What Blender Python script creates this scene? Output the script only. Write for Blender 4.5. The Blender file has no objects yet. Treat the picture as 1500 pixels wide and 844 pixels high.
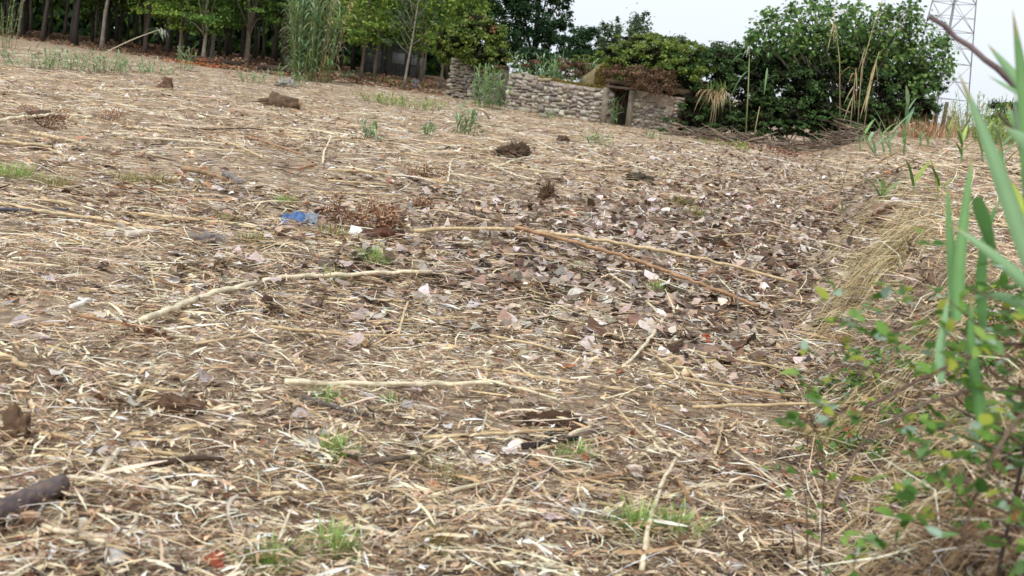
import bpy, math, random
import numpy as np
from mathutils import Matrix, Vector

SC = bpy.context.scene
COL = SC.collection
R = math.radians
# ------------------------------------------------------------------ camera
FPX, CAMZ, ROLL, HORIZ = 1700.0, 1.6, R(6.5), 312.0
PITCH = math.atan(HORIZ / FPX)
cam = bpy.data.cameras.new('camera')
cam.sensor_width = 36.0
cam.lens = FPX / 1500 * 36
cam.clip_start, cam.clip_end = 0.05, 4000
cam.dof.use_dof = True
cam.dof.focus_distance = 10.5
cam.dof.aperture_fstop = 4.0
camo = bpy.data.objects.new('camera', cam)
COL.objects.link(camo)
CM = Matrix.Translation((0, 0, CAMZ)) @ Matrix.Rotation(math.pi / 2 - PITCH, 4, 'X') @ Matrix.Rotation(ROLL, 4, 'Z')
camo.matrix_world = CM
SC.camera = camo
# ------------------------------------------------------------------ world, sun, exposure
SUN_EL, SUN_AZ = R(58), R(200)      # azimuth measured clockwise from +Y
w = bpy.data.worlds.new('World')
SC.world = w
w.use_nodes = True
nt = w.node_tree
nt.nodes.clear()
sky = nt.nodes.new('ShaderNodeTexSky')
sky.sky_type = 'NISHITA'
sky.sun_disc = False
sky.sun_elevation, sky.sun_rotation = SUN_EL, SUN_AZ
sky.air_density, sky.dust_density, sky.ozone_density = 1.0, 4.0, 1.0
hs = nt.nodes.new('ShaderNodeHueSaturation')
hs.inputs['Saturation'].default_value = 0.22
mixw = nt.nodes.new('ShaderNodeMixRGB')
mixw.inputs[0].default_value = 0.72
mixw.inputs[2].default_value = (8.3, 9.0, 9.7, 1)     # even white cloud layer
bg = nt.nodes.new('ShaderNodeBackground')
bg.inputs['Strength'].default_value = 0.093
ow = nt.nodes.new('ShaderNodeOutputWorld')
nt.links.new(sky.outputs[0], hs.inputs['Color'])
nt.links.new(hs.outputs[0], mixw.inputs[1])
nt.links.new(mixw.outputs[0], bg.inputs['Color'])
nt.links.new(bg.outputs[0], ow.inputs['Surface'])
sl = bpy.data.lights.new('sun', 'SUN')
sl.energy, sl.angle, sl.color = 1.5, R(20), (1.0, 0.96, 0.9)
so = bpy.data.objects.new('sun', sl)
COL.objects.link(so)
sd = Vector((math.sin(SUN_AZ) * math.cos(SUN_EL), math.cos(SUN_AZ) * math.cos(SUN_EL), math.sin(SUN_EL)))
so.rotation_euler = sd.to_track_quat('Z', 'Y').to_euler()
so.location = (0, 0, 30)
SC.view_settings.view_transform = 'Standard'
SC.view_settings.look = 'None'
SC.view_settings.gamma = 1.0
SC.view_settings.use_curve_mapping = False
SC.view_settings.exposure = 0.58
SC.cycles.use_denoising = True
SC.cycles.max_bounces = 6
SC.cycles.diffuse_bounces = 3
SC.cycles.glossy_bounces = 2
SC.cycles.transmission_bounces = 3
SC.cycles.transparent_max_bounces = 4

rng = np.random.default_rng(7)
random.seed(7)


# ------------------------------------------------------------------ maths helpers
def ss(a, b, x):
    t = np.clip((x - a) / (b - a), 0, 1)
    return t * t * (3 - 2 * t)


def _h(xi, yi, s):
    h = (xi.astype(np.int64) * 374761393 + yi.astype(np.int64) * 668265263 + s * 974634777) & 0xffffffff
    h = ((h ^ (h >> 13)) * 1274126177) & 0xffffffff
    h = h ^ (h >> 16)
    return (h & 0xffff) / 65535.0


def vn(x, y, s=0):
    x = np.asarray(x, float); y = np.asarray(y, float)
    xi, yi = np.floor(x), np.floor(y)
    fx, fy = x - xi, y - yi
    fx = fx * fx * (3 - 2 * fx); fy = fy * fy * (3 - 2 * fy)
    a, b = _h(xi, yi, s), _h(xi + 1, yi, s)
    c, d = _h(xi, yi + 1, s), _h(xi + 1, yi + 1, s)
    return (a * (1 - fx) + b * fx) * (1 - fy) + (c * (1 - fx) + d * fx) * fy - 0.5


def bank_t(x, y):
    return x - (0.12 + 0.26 * y - .06 * np.maximum(y - 20, 0) + 0.35 * vn(y * 0.4, 0 * y, 5) + 0.12 * vn(y * 1.7, 0 * y, 6))


def H(x, y):
    x = np.asarray(x, float); y = np.asarray(y, float)
    z = 0.6 * ss(35, 78, y) * ss(14, -10, x)
    t = bank_t(x, y)
    k = ss(95, 62, y) * ss(-2, 3, y)
    z = z + k * ((0.62 + .28 * ss(30, 14, y)) * ss(0, .8 + .1 * np.maximum(y - 18, 0), t) + (0.38 - .1 * ss(30, 18, y)) * ss(.7, 5, t)) - 0.13 * k * np.exp(-((t + 0.25) / 0.4) ** 2)
    near = ss(90, 20, np.hypot(x, y))
    z = z + near * (0.14 * vn(x * .55, y * .55, 1) + 0.10 * vn(x * 1.6, y * 1.6, 2) + 0.055 * vn(x * 4.3, y * 4.3, 3) + 0.022 * vn(x * 11, y * 11, 4))
    return z


ct, st = math.cos(ROLL), math.sin(ROLL)


def ray(px, py):
    d = CM.to_3x3() @ Vector(((px - 750) / FPX, -(py - 422) / FPX, -1))
    return np.array(d)


def P(px, py, d):
    """world point seen at photo pixel px,py at forward distance d"""
    r = ray(px, py)
    return np.array([0, 0, CAMZ]) + r * (d / r[1])


def G(px, py, lift=0.0, dmax=140):
    """where the photo pixel meets the ground"""
    r = ray(px, py); r = r / r[1]
    ds = np.geomspace(1.2, dmax, 1500)
    X, Z = r[0] * ds, CAMZ + r[2] * ds
    hit = np.nonzero(Z < H(X, ds))[0]
    i = hit[0] if len(hit) else len(ds) - 1
    return np.array([X[i], ds[i], float(H(X[i], ds[i])) + lift])


def on(x, y, lift=0.0):
    return np.array([x, y, float(H(x, y)) + lift])


def S(*c):
    """sRGB 0-255 -> linear"""
    c = np.array(c, float) / 255
    return np.where(c <= .04045, c / 12.92, ((c + .055) / 1.055) ** 2.4)


# ------------------------------------------------------------------ mesh builder
class MB:
    def __init__(s):
        s.V, s.F, s.C, s.n = [], [], [], 0

    def add(s, V, F, C):
        V = np.asarray(V, float).reshape(-1, 3)
        C = np.asarray(C, float)
        if C.ndim == 1:
            C = np.tile(C, (len(V), 1))
        s.V.append(V); s.C.append(C)
        for f in (F if isinstance(F, (list, tuple)) else [F]):
            s.F.append(np.asarray(f, np.int64) + s.n)
        s.n += len(V)
        return s

    def mesh(s, name, mat, smooth=False):
        V = np.concatenate(s.V); C = np.concatenate(s.C)
        lt = np.concatenate([np.full(len(f), f.shape[1]) for f in s.F])
        li = np.concatenate([f.ravel() for f in s.F])
        me = bpy.data.meshes.new(name)
        me.vertices.add(len(V)); me.vertices.foreach_set('co', V.astype(np.float32).ravel())
        me.loops.add(len(li)); me.loops.foreach_set('vertex_index', li.astype(np.int32))
        me.polygons.add(len(lt))
        me.polygons.foreach_set('loop_start', np.concatenate([[0], np.cumsum(lt)[:-1]]).astype(np.int32))
        me.polygons.foreach_set('loop_total', lt.astype(np.int32))
        if smooth:
            me.polygons.foreach_set('use_smooth', np.ones(len(lt), bool))
        ca = me.color_attributes.new('Col', 'FLOAT_COLOR', 'POINT')
        ca.data.foreach_set('color', np.c_[C, np.ones(len(C))].astype(np.float32).ravel())
        me.update(calc_edges=True)
        me.materials.append(mat)
        return me

    def build(s, name, mat, parent=None, smooth=False, loc=None):
        o = bpy.data.objects.new(name, s.mesh(name, mat, smooth))
        COL.objects.link(o)
        if loc is not None:
            o.location = loc
        o.parent = parent
        return o


def tag(o, label=None, cat=None, group=None, kind=None):
    for k, v in (('label', label), ('category', cat), ('group', group), ('kind', kind)):
        if v:
            o[k] = v
    return o


def thing(name, label, cat, loc=(0, 0, 0), rz=0, group=None):
    o = bpy.data.objects.new(name, None)
    o.empty_display_size = 0.1
    COL.objects.link(o)
    o.location = loc; o.rotation_euler = (0, 0, rz)
    return tag(o, label, cat, group)


KIDS = {}


def dup(root, loc, rz=0, sc=1.0, label=None, group=None):
    r = root.copy(); COL.objects.link(r)
    r.location = loc; r.rotation_euler = (0, 0, rz); r.scale = (sc, sc, sc)
    if label: r['label'] = label
    if group: r['group'] = group
    for ch in root.children:
        c = ch.copy(); COL.objects.link(c); c.parent = r
        for g in ch.children:
            d = g.copy(); COL.objects.link(d); d.parent = c
    return r


def tube(pts, rad, n=6, cap=True, jitter=0.0, rs=None):
    pts = np.asarray(pts, float)
    m = len(pts)
    rad = np.broadcast_to(np.asarray(rad, float), (m,))
    tan = np.gradient(pts, axis=0)
    tan /= np.linalg.norm(tan, axis=1)[:, None] + 1e-9
    up = np.array([0, 0, 1.0]) if abs(tan[0][2]) < .9 else np.array([1.0, 0, 0])
    a = np.cross(tan, up); a /= np.linalg.norm(a, axis=1)[:, None] + 1e-9
    b = np.cross(a, tan)
    th = np.arange(n) * 2 * math.pi / n
    rr = rad[:, None] * np.ones(n)
    if jitter:
        rr = rr * (1 + jitter * (rs or np.random.default_rng(1)).uniform(-1, 1, rr.shape))
    V = pts[:, None, :] + rr[:, :, None] * (np.cos(th)[None, :, None] * a[:, None, :] + np.sin(th)[None, :, None] * b[:, None, :])
    V = V.reshape(-1, 3)
    i = np.arange(m - 1)[:, None] * n; j = np.arange(n)[None, :]; j2 = (j + 1) % n
    F = [np.stack([i + j, i + j2, i + n + j2, i + n + j], -1).reshape(-1, 4)]
    if cap:
        F += [np.arange(n)[None, ::-1], (np.arange(n) + (m - 1) * n)[None, :]]
    return V, F


def box(c, s, rz=0):
    x, y, z = np.array(s) / 2
    V = np.array([[-x, -y, -z], [x, -y, -z], [x, y, -z], [-x, y, -z], [-x, -y, z], [x, -y, z], [x, y, z], [-x, y, z]])
    cr, sr = math.cos(rz), math.sin(rz)
    V = V @ np.array([[cr, sr, 0], [-sr, cr, 0], [0, 0, 1]]) + np.array(c)
    F = np.array([[0, 3, 2, 1], [4, 5, 6, 7], [0, 1, 5, 4], [1, 2, 6, 5], [2, 3, 7, 6], [3, 0, 4, 7]])
    return V, F


def unit(v):
    return v / (np.linalg.norm(v, axis=-1, keepdims=True) + 1e-9)


def leaves(Pc, N, L, W, rg, fold=0.25):
    """many folded diamond leaves; Pc centres, N normals"""
    n = len(Pc)
    t = unit(np.cross(N, rg.normal(size=(n, 3))))
    b = np.cross(N, t)
    L = np.broadcast_to(L, (n,))[:, None]; W = np.broadcast_to(W, (n,))[:, None]
    V = np.stack([Pc - t * L / 2, Pc + b * W / 2 + N * W * fold - t * L * .08, Pc + t * L / 2 - N * L * .12, Pc - b * W / 2 + N * W * fold - t * L * .08], 1)
    i = np.arange(n)[:, None] * 4
    F = np.concatenate([i + np.array([[0, 1, 2]]), i + np.array([[0, 2, 3]])])
    return V.reshape(-1, 3), F


def pal(cols, n, rg, var=0.12):
    cols = np.array(cols)
    c = cols[rg.integers(0, len(cols), n)]
    return np.clip(c * (1 + rg.normal(0, var, (n, 1))) * (1 + rg.normal(0, .04, (n, 3))), .003, .95)


def strips(Pc, ang, L, W, seg, rg, bend=.25, tilt=.12, arch=.0, taper=True):
    """flat bent strips (straw, blades) lying about Pc"""
    n = len(Pc)
    k = np.linspace(-.5, .5, seg + 1)
    ang = ang[:, None] + rg.normal(0, bend, (n, 1)) * k[None] * 2
    L = L[:, None]; W = W[:, None]
    dx, dy = np.cos(ang), np.sin(ang)
    tl = rg.normal(0, tilt, (n, 1))
    x = Pc[:, :1] + dx * k * L; y = Pc[:, 1:2] + dy * k * L
    z = Pc[:, 2:3] + tl * k * L + arch * (0.25 - k ** 2) * L * rg.uniform(0, 1, (n, 1))
    wv = W * (1 - (0.75 * (np.abs(k) * 2) ** 2 if taper else 0 * k)) * .5
    roll = rg.normal(0, .45, (n, 1)) + rg.normal(0, .5, (n, 1)) * k
    sx, sy, sz = -dy * np.cos(roll) * wv, dx * np.cos(roll) * wv, np.sin(roll) * wv
    A = np.stack([x + sx, y + sy, z + sz], -1); B = np.stack([x - sx, y - sy, z - sz], -1)
    V = np.stack([A, B], 2).reshape(-1, 3)
    m = 2 * (seg + 1)
    i = np.arange(n)[:, None, None] * m + (np.arange(seg) * 2)[None, :, None]
    F = (i + np.array([0, 2, 3, 1])[None, None]).reshape(-1, 4)
    return V, F, m


# ------------------------------------------------------------------ materials
def newmat(name):
    m = bpy.data.materials.new(name); m.use_nodes = True
    t = m.node_tree
    return m, t, t.nodes['Principled BSDF'], t.nodes['Material Output']


def colmat(name, rough=.8, trans=0.0, nscale=0.0, namt=.25, bump=0.0, bscale=60, spec=.3):
    """colour from the mesh's own per-piece colour, with grain on top"""
    m, t, p, out = newmat(name)
    at = t.nodes.new('ShaderNodeAttribute'); at.attribute_name = 'Col'
    src = at.outputs['Color']
    tc = t.nodes.new('ShaderNodeTexCoord')
    if nscale:
        nz = t.nodes.new('ShaderNodeTexNoise'); nz.inputs['Scale'].default_value = nscale; nz.inputs['Detail'].default_value = 4
        t.links.new(tc.outputs['Object'], nz.inputs['Vector'])
        mr = t.nodes.new('ShaderNodeMapRange')
        mr.inputs[1].default_value, mr.inputs[2].default_value = .3, .7
        mr.inputs[3].default_value, mr.inputs[4].default_value = 1 - namt, 1 + namt
        t.links.new(nz.outputs['Fac'], mr.inputs[0])
        mx = t.nodes.new('ShaderNodeMixRGB'); mx.blend_type = 'MULTIPLY'; mx.inputs[0].default_value = 1
        t.links.new(src, mx.inputs[1]); t.links.new(mr.outputs[0], mx.inputs[2])
        src = mx.outputs[0]
    t.links.new(src, p.inputs['Base Color'])
    p.inputs['Roughness'].default_value = rough
    p.inputs['Specular IOR Level'].default_value = spec
    if bump:
        nb = t.nodes.new('ShaderNodeTexNoise'); nb.inputs['Scale'].default_value = bscale; nb.inputs['Detail'].default_value = 5
        t.links.new(tc.outputs['Object'], nb.inputs['Vector'])
        bp = t.nodes.new('ShaderNodeBump'); bp.inputs['Strength'].default_value = bump; bp.inputs['Distance'].default_value = .02
        t.links.new(nb.outputs['Fac'], bp.inputs['Height']); t.links.new(bp.outputs[0], p.inputs['Normal'])
    if trans:
        tr = t.nodes.new('ShaderNodeBsdfTranslucent'); t.links.new(src, tr.inputs['Color'])
        ms = t.nodes.new('ShaderNodeMixShader'); ms.inputs[0].default_value = trans
        t.links.new(p.outputs[0], ms.inputs[1]); t.links.new(tr.outputs[0], ms.inputs[2])
        t.links.new(ms.outputs[0], out.inputs['Surface'])
    return m


M = {
    'straw': colmat('dry_straw', .75, .12, 40, .18),
    'deadleaf': colmat('dead_leaf', .8, .15, 30, .22),
    'cane': colmat('dry_cane', .55, 0, 25, .25, .1, 90, .4),
    'leaf': colmat('green_leaf', .6, .38, 0, 0, 0, 60, .2),
    'reed': colmat('reed_leaf', .5, .25, 6, .15, 0, 60, .35),
    'bark': colmat('bark', .9, 0, 9, .35, .6, 30),
    'wood': colmat('wood', .85, 0, 14, .35, .6, 60),
    'clod': colmat('earth_clod', .95, 0, 14, .4, .9, 40, .1),
    'stone': colmat('rubble_stone', .9, 0, 7, .3, .7, 25, .2),
    'plaster': colmat('old_plaster', .95, 0, 5, .35, .6, 30, .15),
    'steel': colmat('galvanised_steel', .55, 0, 3, .15),
    'plastic': colmat('plastic_film', .35, .1, 8, .2, 0, 60, .5),
}


def ground_material():
    m, t, p, out = newmat('cleared_soil')
    N, L = t.nodes, t.links
    tc = N.new('ShaderNodeTexCoord')

    def noise(sc, det=6, rough=.6, off=0, stretch=None):
        nz = N.new('ShaderNodeTexNoise'); nz.inputs['Scale'].default_value = sc
        nz.inputs['Detail'].default_value = det; nz.inputs['Roughness'].default_value = rough
        mp = N.new('ShaderNodeMapping'); mp.inputs['Location'].default_value = (off, off * 1.7, 0)
        if stretch: mp.inputs['Scale'].default_value = stretch
        L.new(tc.outputs['Object'], mp.inputs[0]); L.new(mp.outputs[0], nz.inputs['Vector'])
        return nz.outputs['Fac']

    def ramp(f, stops):
        r = N.new('ShaderNodeValToRGB')
        e = r.color_ramp.elements
        while len(e) < len(stops): e.new(.5)
        for q, (pos, c) in zip(e, stops):
            q.position = pos; q.color = (*c, 1)
        L.new(f, r.inputs[0]); return r.outputs[0]

    def mix(a, b, f):
        q = N.new('ShaderNodeMixRGB'); L.new(f, q.inputs[0]); L.new(a, q.inputs[1]); L.new(b, q.inputs[2]); return q.outputs[0]
    soil = ramp(noise(9, 8, .7), [(.34, S(68, 54, 44)), (.5, S(138, 119, 100)), (.66, S(190, 172, 152))])  # soil tones; dark end also paints the shade in gaps between litter
    straw = ramp(noise(14, 8, .75, 3, (.35, 1.6, 1)), [(.34, S(70, 56, 46)), (.5, S(160, 139, 117)), (.68, S(216, 200, 179))])  # straw tones, low stop darkened likewise for shaded gaps
    gl = ramp(noise(1.1, 6, .65, 9), [(.38, (0, 0, 0)), (.56, (1, 1, 1))])
    fieldc = mix(soil, straw, gl)
    litter = ramp(noise(5, 8, .75, 5), [(.3, S(74, 56, 44)), (.5, S(122, 96, 76)), (.7, S(152, 126, 102))])
    sx = N.new('ShaderNodeSeparateXYZ'); L.new(tc.outputs['Object'], sx.inputs[0])
    # wooded ground beyond the far edge of the field
    ad = N.new('ShaderNodeMath'); ad.operation = 'MULTIPLY_ADD'; ad.inputs[1].default_value = .55
    L.new(sx.outputs['X'], ad.inputs[0]); L.new(sx.outputs['Y'], ad.inputs[2])
    mr = N.new('ShaderNodeMapRange'); mr.inputs[1].default_value, mr.inputs[2].default_value = 50, 54
    L.new(ad.outputs[0], mr.inputs[0])
    mx = N.new('ShaderNodeMapRange'); mx.inputs[1].default_value, mx.inputs[2].default_value = 2, -4
    L.new(sx.outputs['X'], mx.inputs[0])
    mm = N.new('ShaderNodeMath'); mm.operation = 'MULTIPLY'; L.new(mr.outputs[0], mm.inputs[0]); L.new(mx.outputs[0], mm.inputs[1])
    c = mix(fieldc, litter, mm.outputs[0])
    L.new(c, p.inputs['Base Color'])
    p.inputs['Roughness'].default_value = .95
    p.inputs['Specular IOR Level'].default_value = .1
    bp = N.new('ShaderNodeBump'); bp.inputs['Strength'].default_value = .9; bp.inputs['Distance'].default_value = .03
    L.new(noise(22, 9, .75), bp.inputs['Height']); L.new(bp.outputs[0], p.inputs['Normal'])
    return m


# ------------------------------------------------------------------ the ground
def build_ground():
    u = np.linspace(-1, 1, 341)
    xs = np.sign(u) * (9 * np.abs(u) + 900 * np.abs(u) ** 7 + 30 * np.abs(u) ** 2.6)
    ys = np.concatenate([np.linspace(-60, -2, 14), np.linspace(-1.4, 2, 18), np.geomspace(2.08, 70, 330), np.geomspace(74, 1500, 40)])
    X, Y = np.meshgrid(xs, ys)
    V = np.stack([X, Y, H(X, Y)], -1).reshape(-1, 3)
    nx, ny = len(xs), len(ys)
    i = (np.arange(ny - 1)[:, None] * nx + np.arange(nx - 1)[None]).ravel()
    F = np.stack([i, i + 1, i + nx + 1, i + nx], -1)
    o = MB().add(V, F, (.3, .25, .2)).build('ground', ground_material(), smooth=True)
    tag(o, 'cleared field of dry soil with a low bank along one side', kind='structure')


build_ground()


# ------------------------------------------------------------------ loose litter
def scatter(n, d0, d1, rg, p=0.0, amax=.56):
    """points over the field, thinning with distance"""
    if p == 0:
        d = d0 * (d1 / d0) ** rg.random(n)
    else:
        d = (d0 ** p + (d1 ** p - d0 ** p) * rg.random(n)) ** (1 / p)
    a = rg.uniform(-amax, amax, n)
    x, y = d * np.sin(a), d * np.cos(a)
    return np.stack([x, y, H(x, y)], -1)


def Hs(x, y):
    """the ground without its small bumps"""
    t = bank_t(x, y); k = ss(95, 62, y) * ss(-2, 3, y)
    return 0.6 * ss(35, 78, y) * ss(14, -10, x) + k * ((0.62 + .28 * ss(30, 14, y)) * ss(0, .8 + .1 * np.maximum(y - 18, 0), t) + (0.38 - .1 * ss(30, 18, y)) * ss(.7, 5, t)) + .0


def leafzone(x, y):
    """0..1: the drift of grey leaves along the foot of the bank"""
    t = bank_t(x, y)
    return ss(-5.5, -1.2, t + 1.6 * vn(x * .8, y * .8, 21) + .8 * vn(x * 3, y * 3, 22)) * ss(.8, -.1, t) * ss(5.5, 12, y) * ss(44, 28, y)


def bare(x, y):
    """patches of bare grey soil"""
    return ss(.12, .3, vn(x * .75, y * .55, 31) + .25 * vn(x * 2.7, y * 2.7, 32)) * ss(3, 5, y)


STRAW = [S(212, 196, 166), S(197, 175, 138), S(226, 214, 190), S(184, 158, 122), S(158, 134, 108), S(216, 202, 174), S(132, 108, 88), S(200, 184, 158), S(236, 228, 212), S(104, 84, 68)]
GREYLEAF = [S(206, 199, 194), S(180, 169, 161), S(222, 218, 215), S(212, 206, 203), S(196, 187, 182), S(160, 148, 140), S(150, 128, 114), S(126, 100, 84), S(104, 80, 66), S(180, 162, 148), S(160, 140, 124), S(92, 72, 60)]
MIXLEAF = GREYLEAF[:2] + GREYLEAF[4:] + [S(176, 156, 134), S(150, 128, 106), S(198, 178, 152), S(128, 104, 84)]
BROWNLEAF = [S(146, 106, 80), S(116, 82, 62), S(168, 126, 96), S(90, 66, 52), S(188, 156, 126), S(158, 98, 70)]


def build_straw():
    mb = MB()
    rg = np.random.default_rng(11)

    def batch(n, d0, d1, L0, L1, W0, W1, seg, amean=None, tilt=.12, arch=0.1, lift=.075, keep=None, cols=STRAW, bend=.3):
        p = scatter(n, d0, d1, rg)
        k = rg.random(n) > bare(p[:, 0], p[:, 1]) * .5
        if keep is not None:
            k &= keep(p)
        p = p[k]; n = len(p)
        p[:, 2] += rg.uniform(0, 1, n) ** 2 * lift + .003
        if amean is None:
            an = rg.uniform(0, math.pi, n)
        else:
            an = rg.normal(amean, .75, n)
        patch = 1 + .28 * vn(p[:, 0] * .9, p[:, 1] * .9, 41)
        L = rg.uniform(L0, L1, n) * (.5 + rg.random(n)); W = rg.uniform(W0, W1, n)
        V, F, m = strips(p, an, L, W, seg, rg, bend, tilt, arch)
        c = pal(cols, n, rg, .14) * patch[:, None] * np.array([1.2, 1.14, 1.13])
        mb.add(V, F, np.repeat(np.clip(c, .005, .85), m, 0))
    # fine straw and chaff near the camera
    batch(40000, 2.2, 9, .025, .13, .0018, .005, 2)
    batch(34000, 2.2, 9, .015, .05, .005, .012, 1, tilt=.3)
    batch(26000, 2.2, 11, .03, .11, .006, .014, 2, tilt=.18, bend=.2, lift=.09)
    batch(12000, 2.2, 12, .08, .32, .0025, .007, 3, amean=.1, arch=.25)
    batch(9000, 2.2, 12, .03, .10, .008, .02, 2, tilt=.25)           # chopped cane shards
    batch(800, 2.4, 14, .12, .34, .009, .02, 4, amean=.0, arch=.25, bend=.25)   # long dry reed blades
    DARK = [S(92, 72, 56), S(70, 54, 42), S(112, 88, 70), S(58, 48, 40)]
    batch(9000, 2.2, 12, .03, .12, .006, .018, 2, cols=DARK)
    batch(9000, 9, 55, .10, .4, .012, .03, 2, amean=0, cols=DARK)
    # middle distance
    batch(48000, 7, 24, .05, .26, .004, .009, 2, amean=.0)
    batch(44000, 7, 26, .04, .14, .009, .022, 1, tilt=.2, lift=.06)
    SOIL = [S(96, 80, 66), S(120, 104, 88), S(142, 126, 108), S(78, 64, 52), S(164, 148, 128)]
    batch(26000, 2.2, 14, .012, .03, .010, .022, 1, tilt=.5, cols=SOIL, lift=.03)
    batch(16000, 10, 50, .04, .12, .03, .08, 1, tilt=.4, cols=SOIL, lift=.04)
    batch(8000, 8, 26, .2, .7, .006, .013, 3, amean=.05, arch=.2)
    # far field
    batch(26000, 20, 62, .2, .7, .012, .022, 2, amean=.0, lift=.05)
    batch(6500, 20, 60, .5, 1.4, .012, .022, 2, amean=.0, arch=.1, lift=.06)
    batch(26000, 18, 62, .08, .3, .02, .05, 1, tilt=.25)
    batch(26000, 7, 36, .12, .5, .005, .011, 2, tilt=.2, lift=.14, keep=lambda p: rg.random(len(p)) < leafzone(p[:, 0], p[:, 1]) * .6)
    batch(30000, 2.5, 30, .04, .2, .008, .03, 2, tilt=.5, lift=.06, cols=DARK + SOIL, keep=lambda p: np.abs(bank_t(p[:, 0], p[:, 1]) - .15) < .45)
    # extra thatch on the bank
    batch(22000, 2.5, 30, .12, .45, .003, .009, 3, tilt=.4, arch=.3, lift=.12, bend=.7, keep=lambda p: bank_t(p[:, 0], p[:, 1]) > -.2)
    o = mb.build('straw', M['straw'])
    tag(o, 'loose tan straw and chopped reed strewn over the whole field', 'straw', kind='stuff')


def leaf_shapes(p, N, size, rg, curl=.5):
    """ragged curled dead leaves: 7 sided fans"""
    n = len(p); K = 7
    t = unit(np.cross(N, rg.normal(size=(n, 3)))); b = np.cross(N, t)
    th = np.arange(K) / K * 2 * math.pi
    r = size[:, None] * .5 * (np.array([1.1, .74, .95, .66, .66, .95, .74])[None] * rg.uniform(.7, 1.2, (n, K)))
    u, v = r * np.cos(th), r * np.sin(th) * .85
    cu = rg.normal(0, curl, (n, 1)) / size[:, None]
    cv = rg.normal(0, curl, (n, 1)) / size[:, None]
    h = cu * u ** 2 + cv * v ** 2 + rg.normal(0, .07, (n, K)) * size[:, None]
    V = p[:, None] + u[..., None] * t[:, None] + v[..., None] * b[:, None] + h[..., None] * N[:, None]
    V = np.concatenate([V, p[:, None]], 1)
    j = np.arange(K)
    F = np.stack([j, (j + 1) % K, np.full(K, K)], -1)
    F = (np.arange(n)[:, None, None] * (K + 1) + F[None]).reshape(-1, 3)
    return V.reshape(-1, 3), F, K + 1


def build_leaf_litter():
    mb = MB(); rg = np.random.default_rng(12)

    def batch(n, d0, d1, s0, s1, cols, zone=None, lift=.035, tilt=.24):
        p = scatter(n, d0, d1, rg)
        if zone == 'drift':
            k = rg.random(n) < leafzone(p[:, 0], p[:, 1])
        else:
            pm = ss(-.08, .22, vn(p[:, 0] * .55, p[:, 1] * .4, 51) + .5 * vn(p[:, 0] * 1.9, p[:, 1] * 1.5, 52))
            k = rg.random(n) < .10 + .9 * pm
        p = p[k]; n = len(p)
        p[:, 2] += rg.uniform(0, 1, n) * lift + .004
        N = unit(np.c_[rg.normal(0, tilt, (n, 2)), np.ones(n)])
        s = rg.uniform(s0, s1, n)
        V, F, m = leaf_shapes(p, N, s, rg, .45)
        mb.add(V, F, np.repeat(np.clip(pal(cols, n, rg, .22) * np.array([1.10, 1.07, 1.05]), .005, .85), m, 0))
    batch(22000, 2.2, 9, .02, .05, MIXLEAF + STRAW + STRAW)
    batch(7000, 2.3, 11, .05, .12, MIXLEAF + STRAW[3:7] + BROWNLEAF[:4])
    batch(3000, 2.2, 12, .03, .08, BROWNLEAF)
    batch(22000, 7, 30, .04, .14, MIXLEAF + GREYLEAF + STRAW[:5])
    batch(8000, 22, 60, .09, .2, GREYLEAF + STRAW)
    batch(3000, 10, 55, .10, .20, BROWNLEAF)
    batch(30000, 6, 44, .05, .13, GREYLEAF[1:2] + GREYLEAF[4:] + STRAW[:5], 'drift', .05, .3)
    batch(48000, 7, 44, .08, .18, GREYLEAF[:2] + GREYLEAF[4:] + [S(120, 106, 96), S(100, 88, 78), S(140, 127, 115), S(164, 152, 140), S(150, 138, 126)], 'drift', .08, .45)
    batch(7000, 6, 44, .07, .15, [S(92, 76, 66), S(72, 60, 52), S(110, 94, 82)], 'drift', .06, .4)
    o = mb.build('fallen_leaves', M['deadleaf'])
    tag(o, 'dry grey and brown dead leaves drifted over the straw', 'dead leaves', kind='stuff')


build_straw()
build_leaf_litter()


# ------------------------------------------------------------------ trees
GREENS = {
    'mid': [S(86, 116, 52), S(106, 138, 62), S(68, 96, 44), S(124, 154, 74), S(76, 106, 54)],
    'bright': [S(126, 154, 64), S(148, 172, 78), S(104, 136, 56), S(162, 180, 92), S(90, 120, 52)],
    'dark': [S(44, 72, 40), S(56, 86, 50), S(36, 60, 36), S(70, 98, 60), S(50, 80, 52)],
    'grey': [S(88, 108, 76), S(104, 122, 90), S(74, 94, 66), S(118, 134, 100)],
    'ivy': [S(60, 88, 46), S(76, 106, 56), S(50, 74, 42), S(92, 120, 68), S(104, 128, 78)],
    'fig': [S(84, 118, 58), S(102, 136, 70), S(70, 102, 50), S(120, 150, 84), S(58, 86, 46), S(128, 146, 80)],
    'vine': [S(112, 134, 60), S(136, 154, 72), S(98, 120, 54), S(78, 104, 50), S(150, 162, 88)],
    'red': [S(130, 92, 66), S(114, 76, 56), S(146, 112, 82)],
    'brown': [S(134, 108, 86), S(112, 88, 70), S(154, 128, 102), S(94, 74, 60), S(130, 98, 76)],
    'reed': [S(116, 150, 104), S(136, 166, 122), S(100, 134, 86), S(154, 178, 138), S(126, 158, 92)],
}


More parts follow.
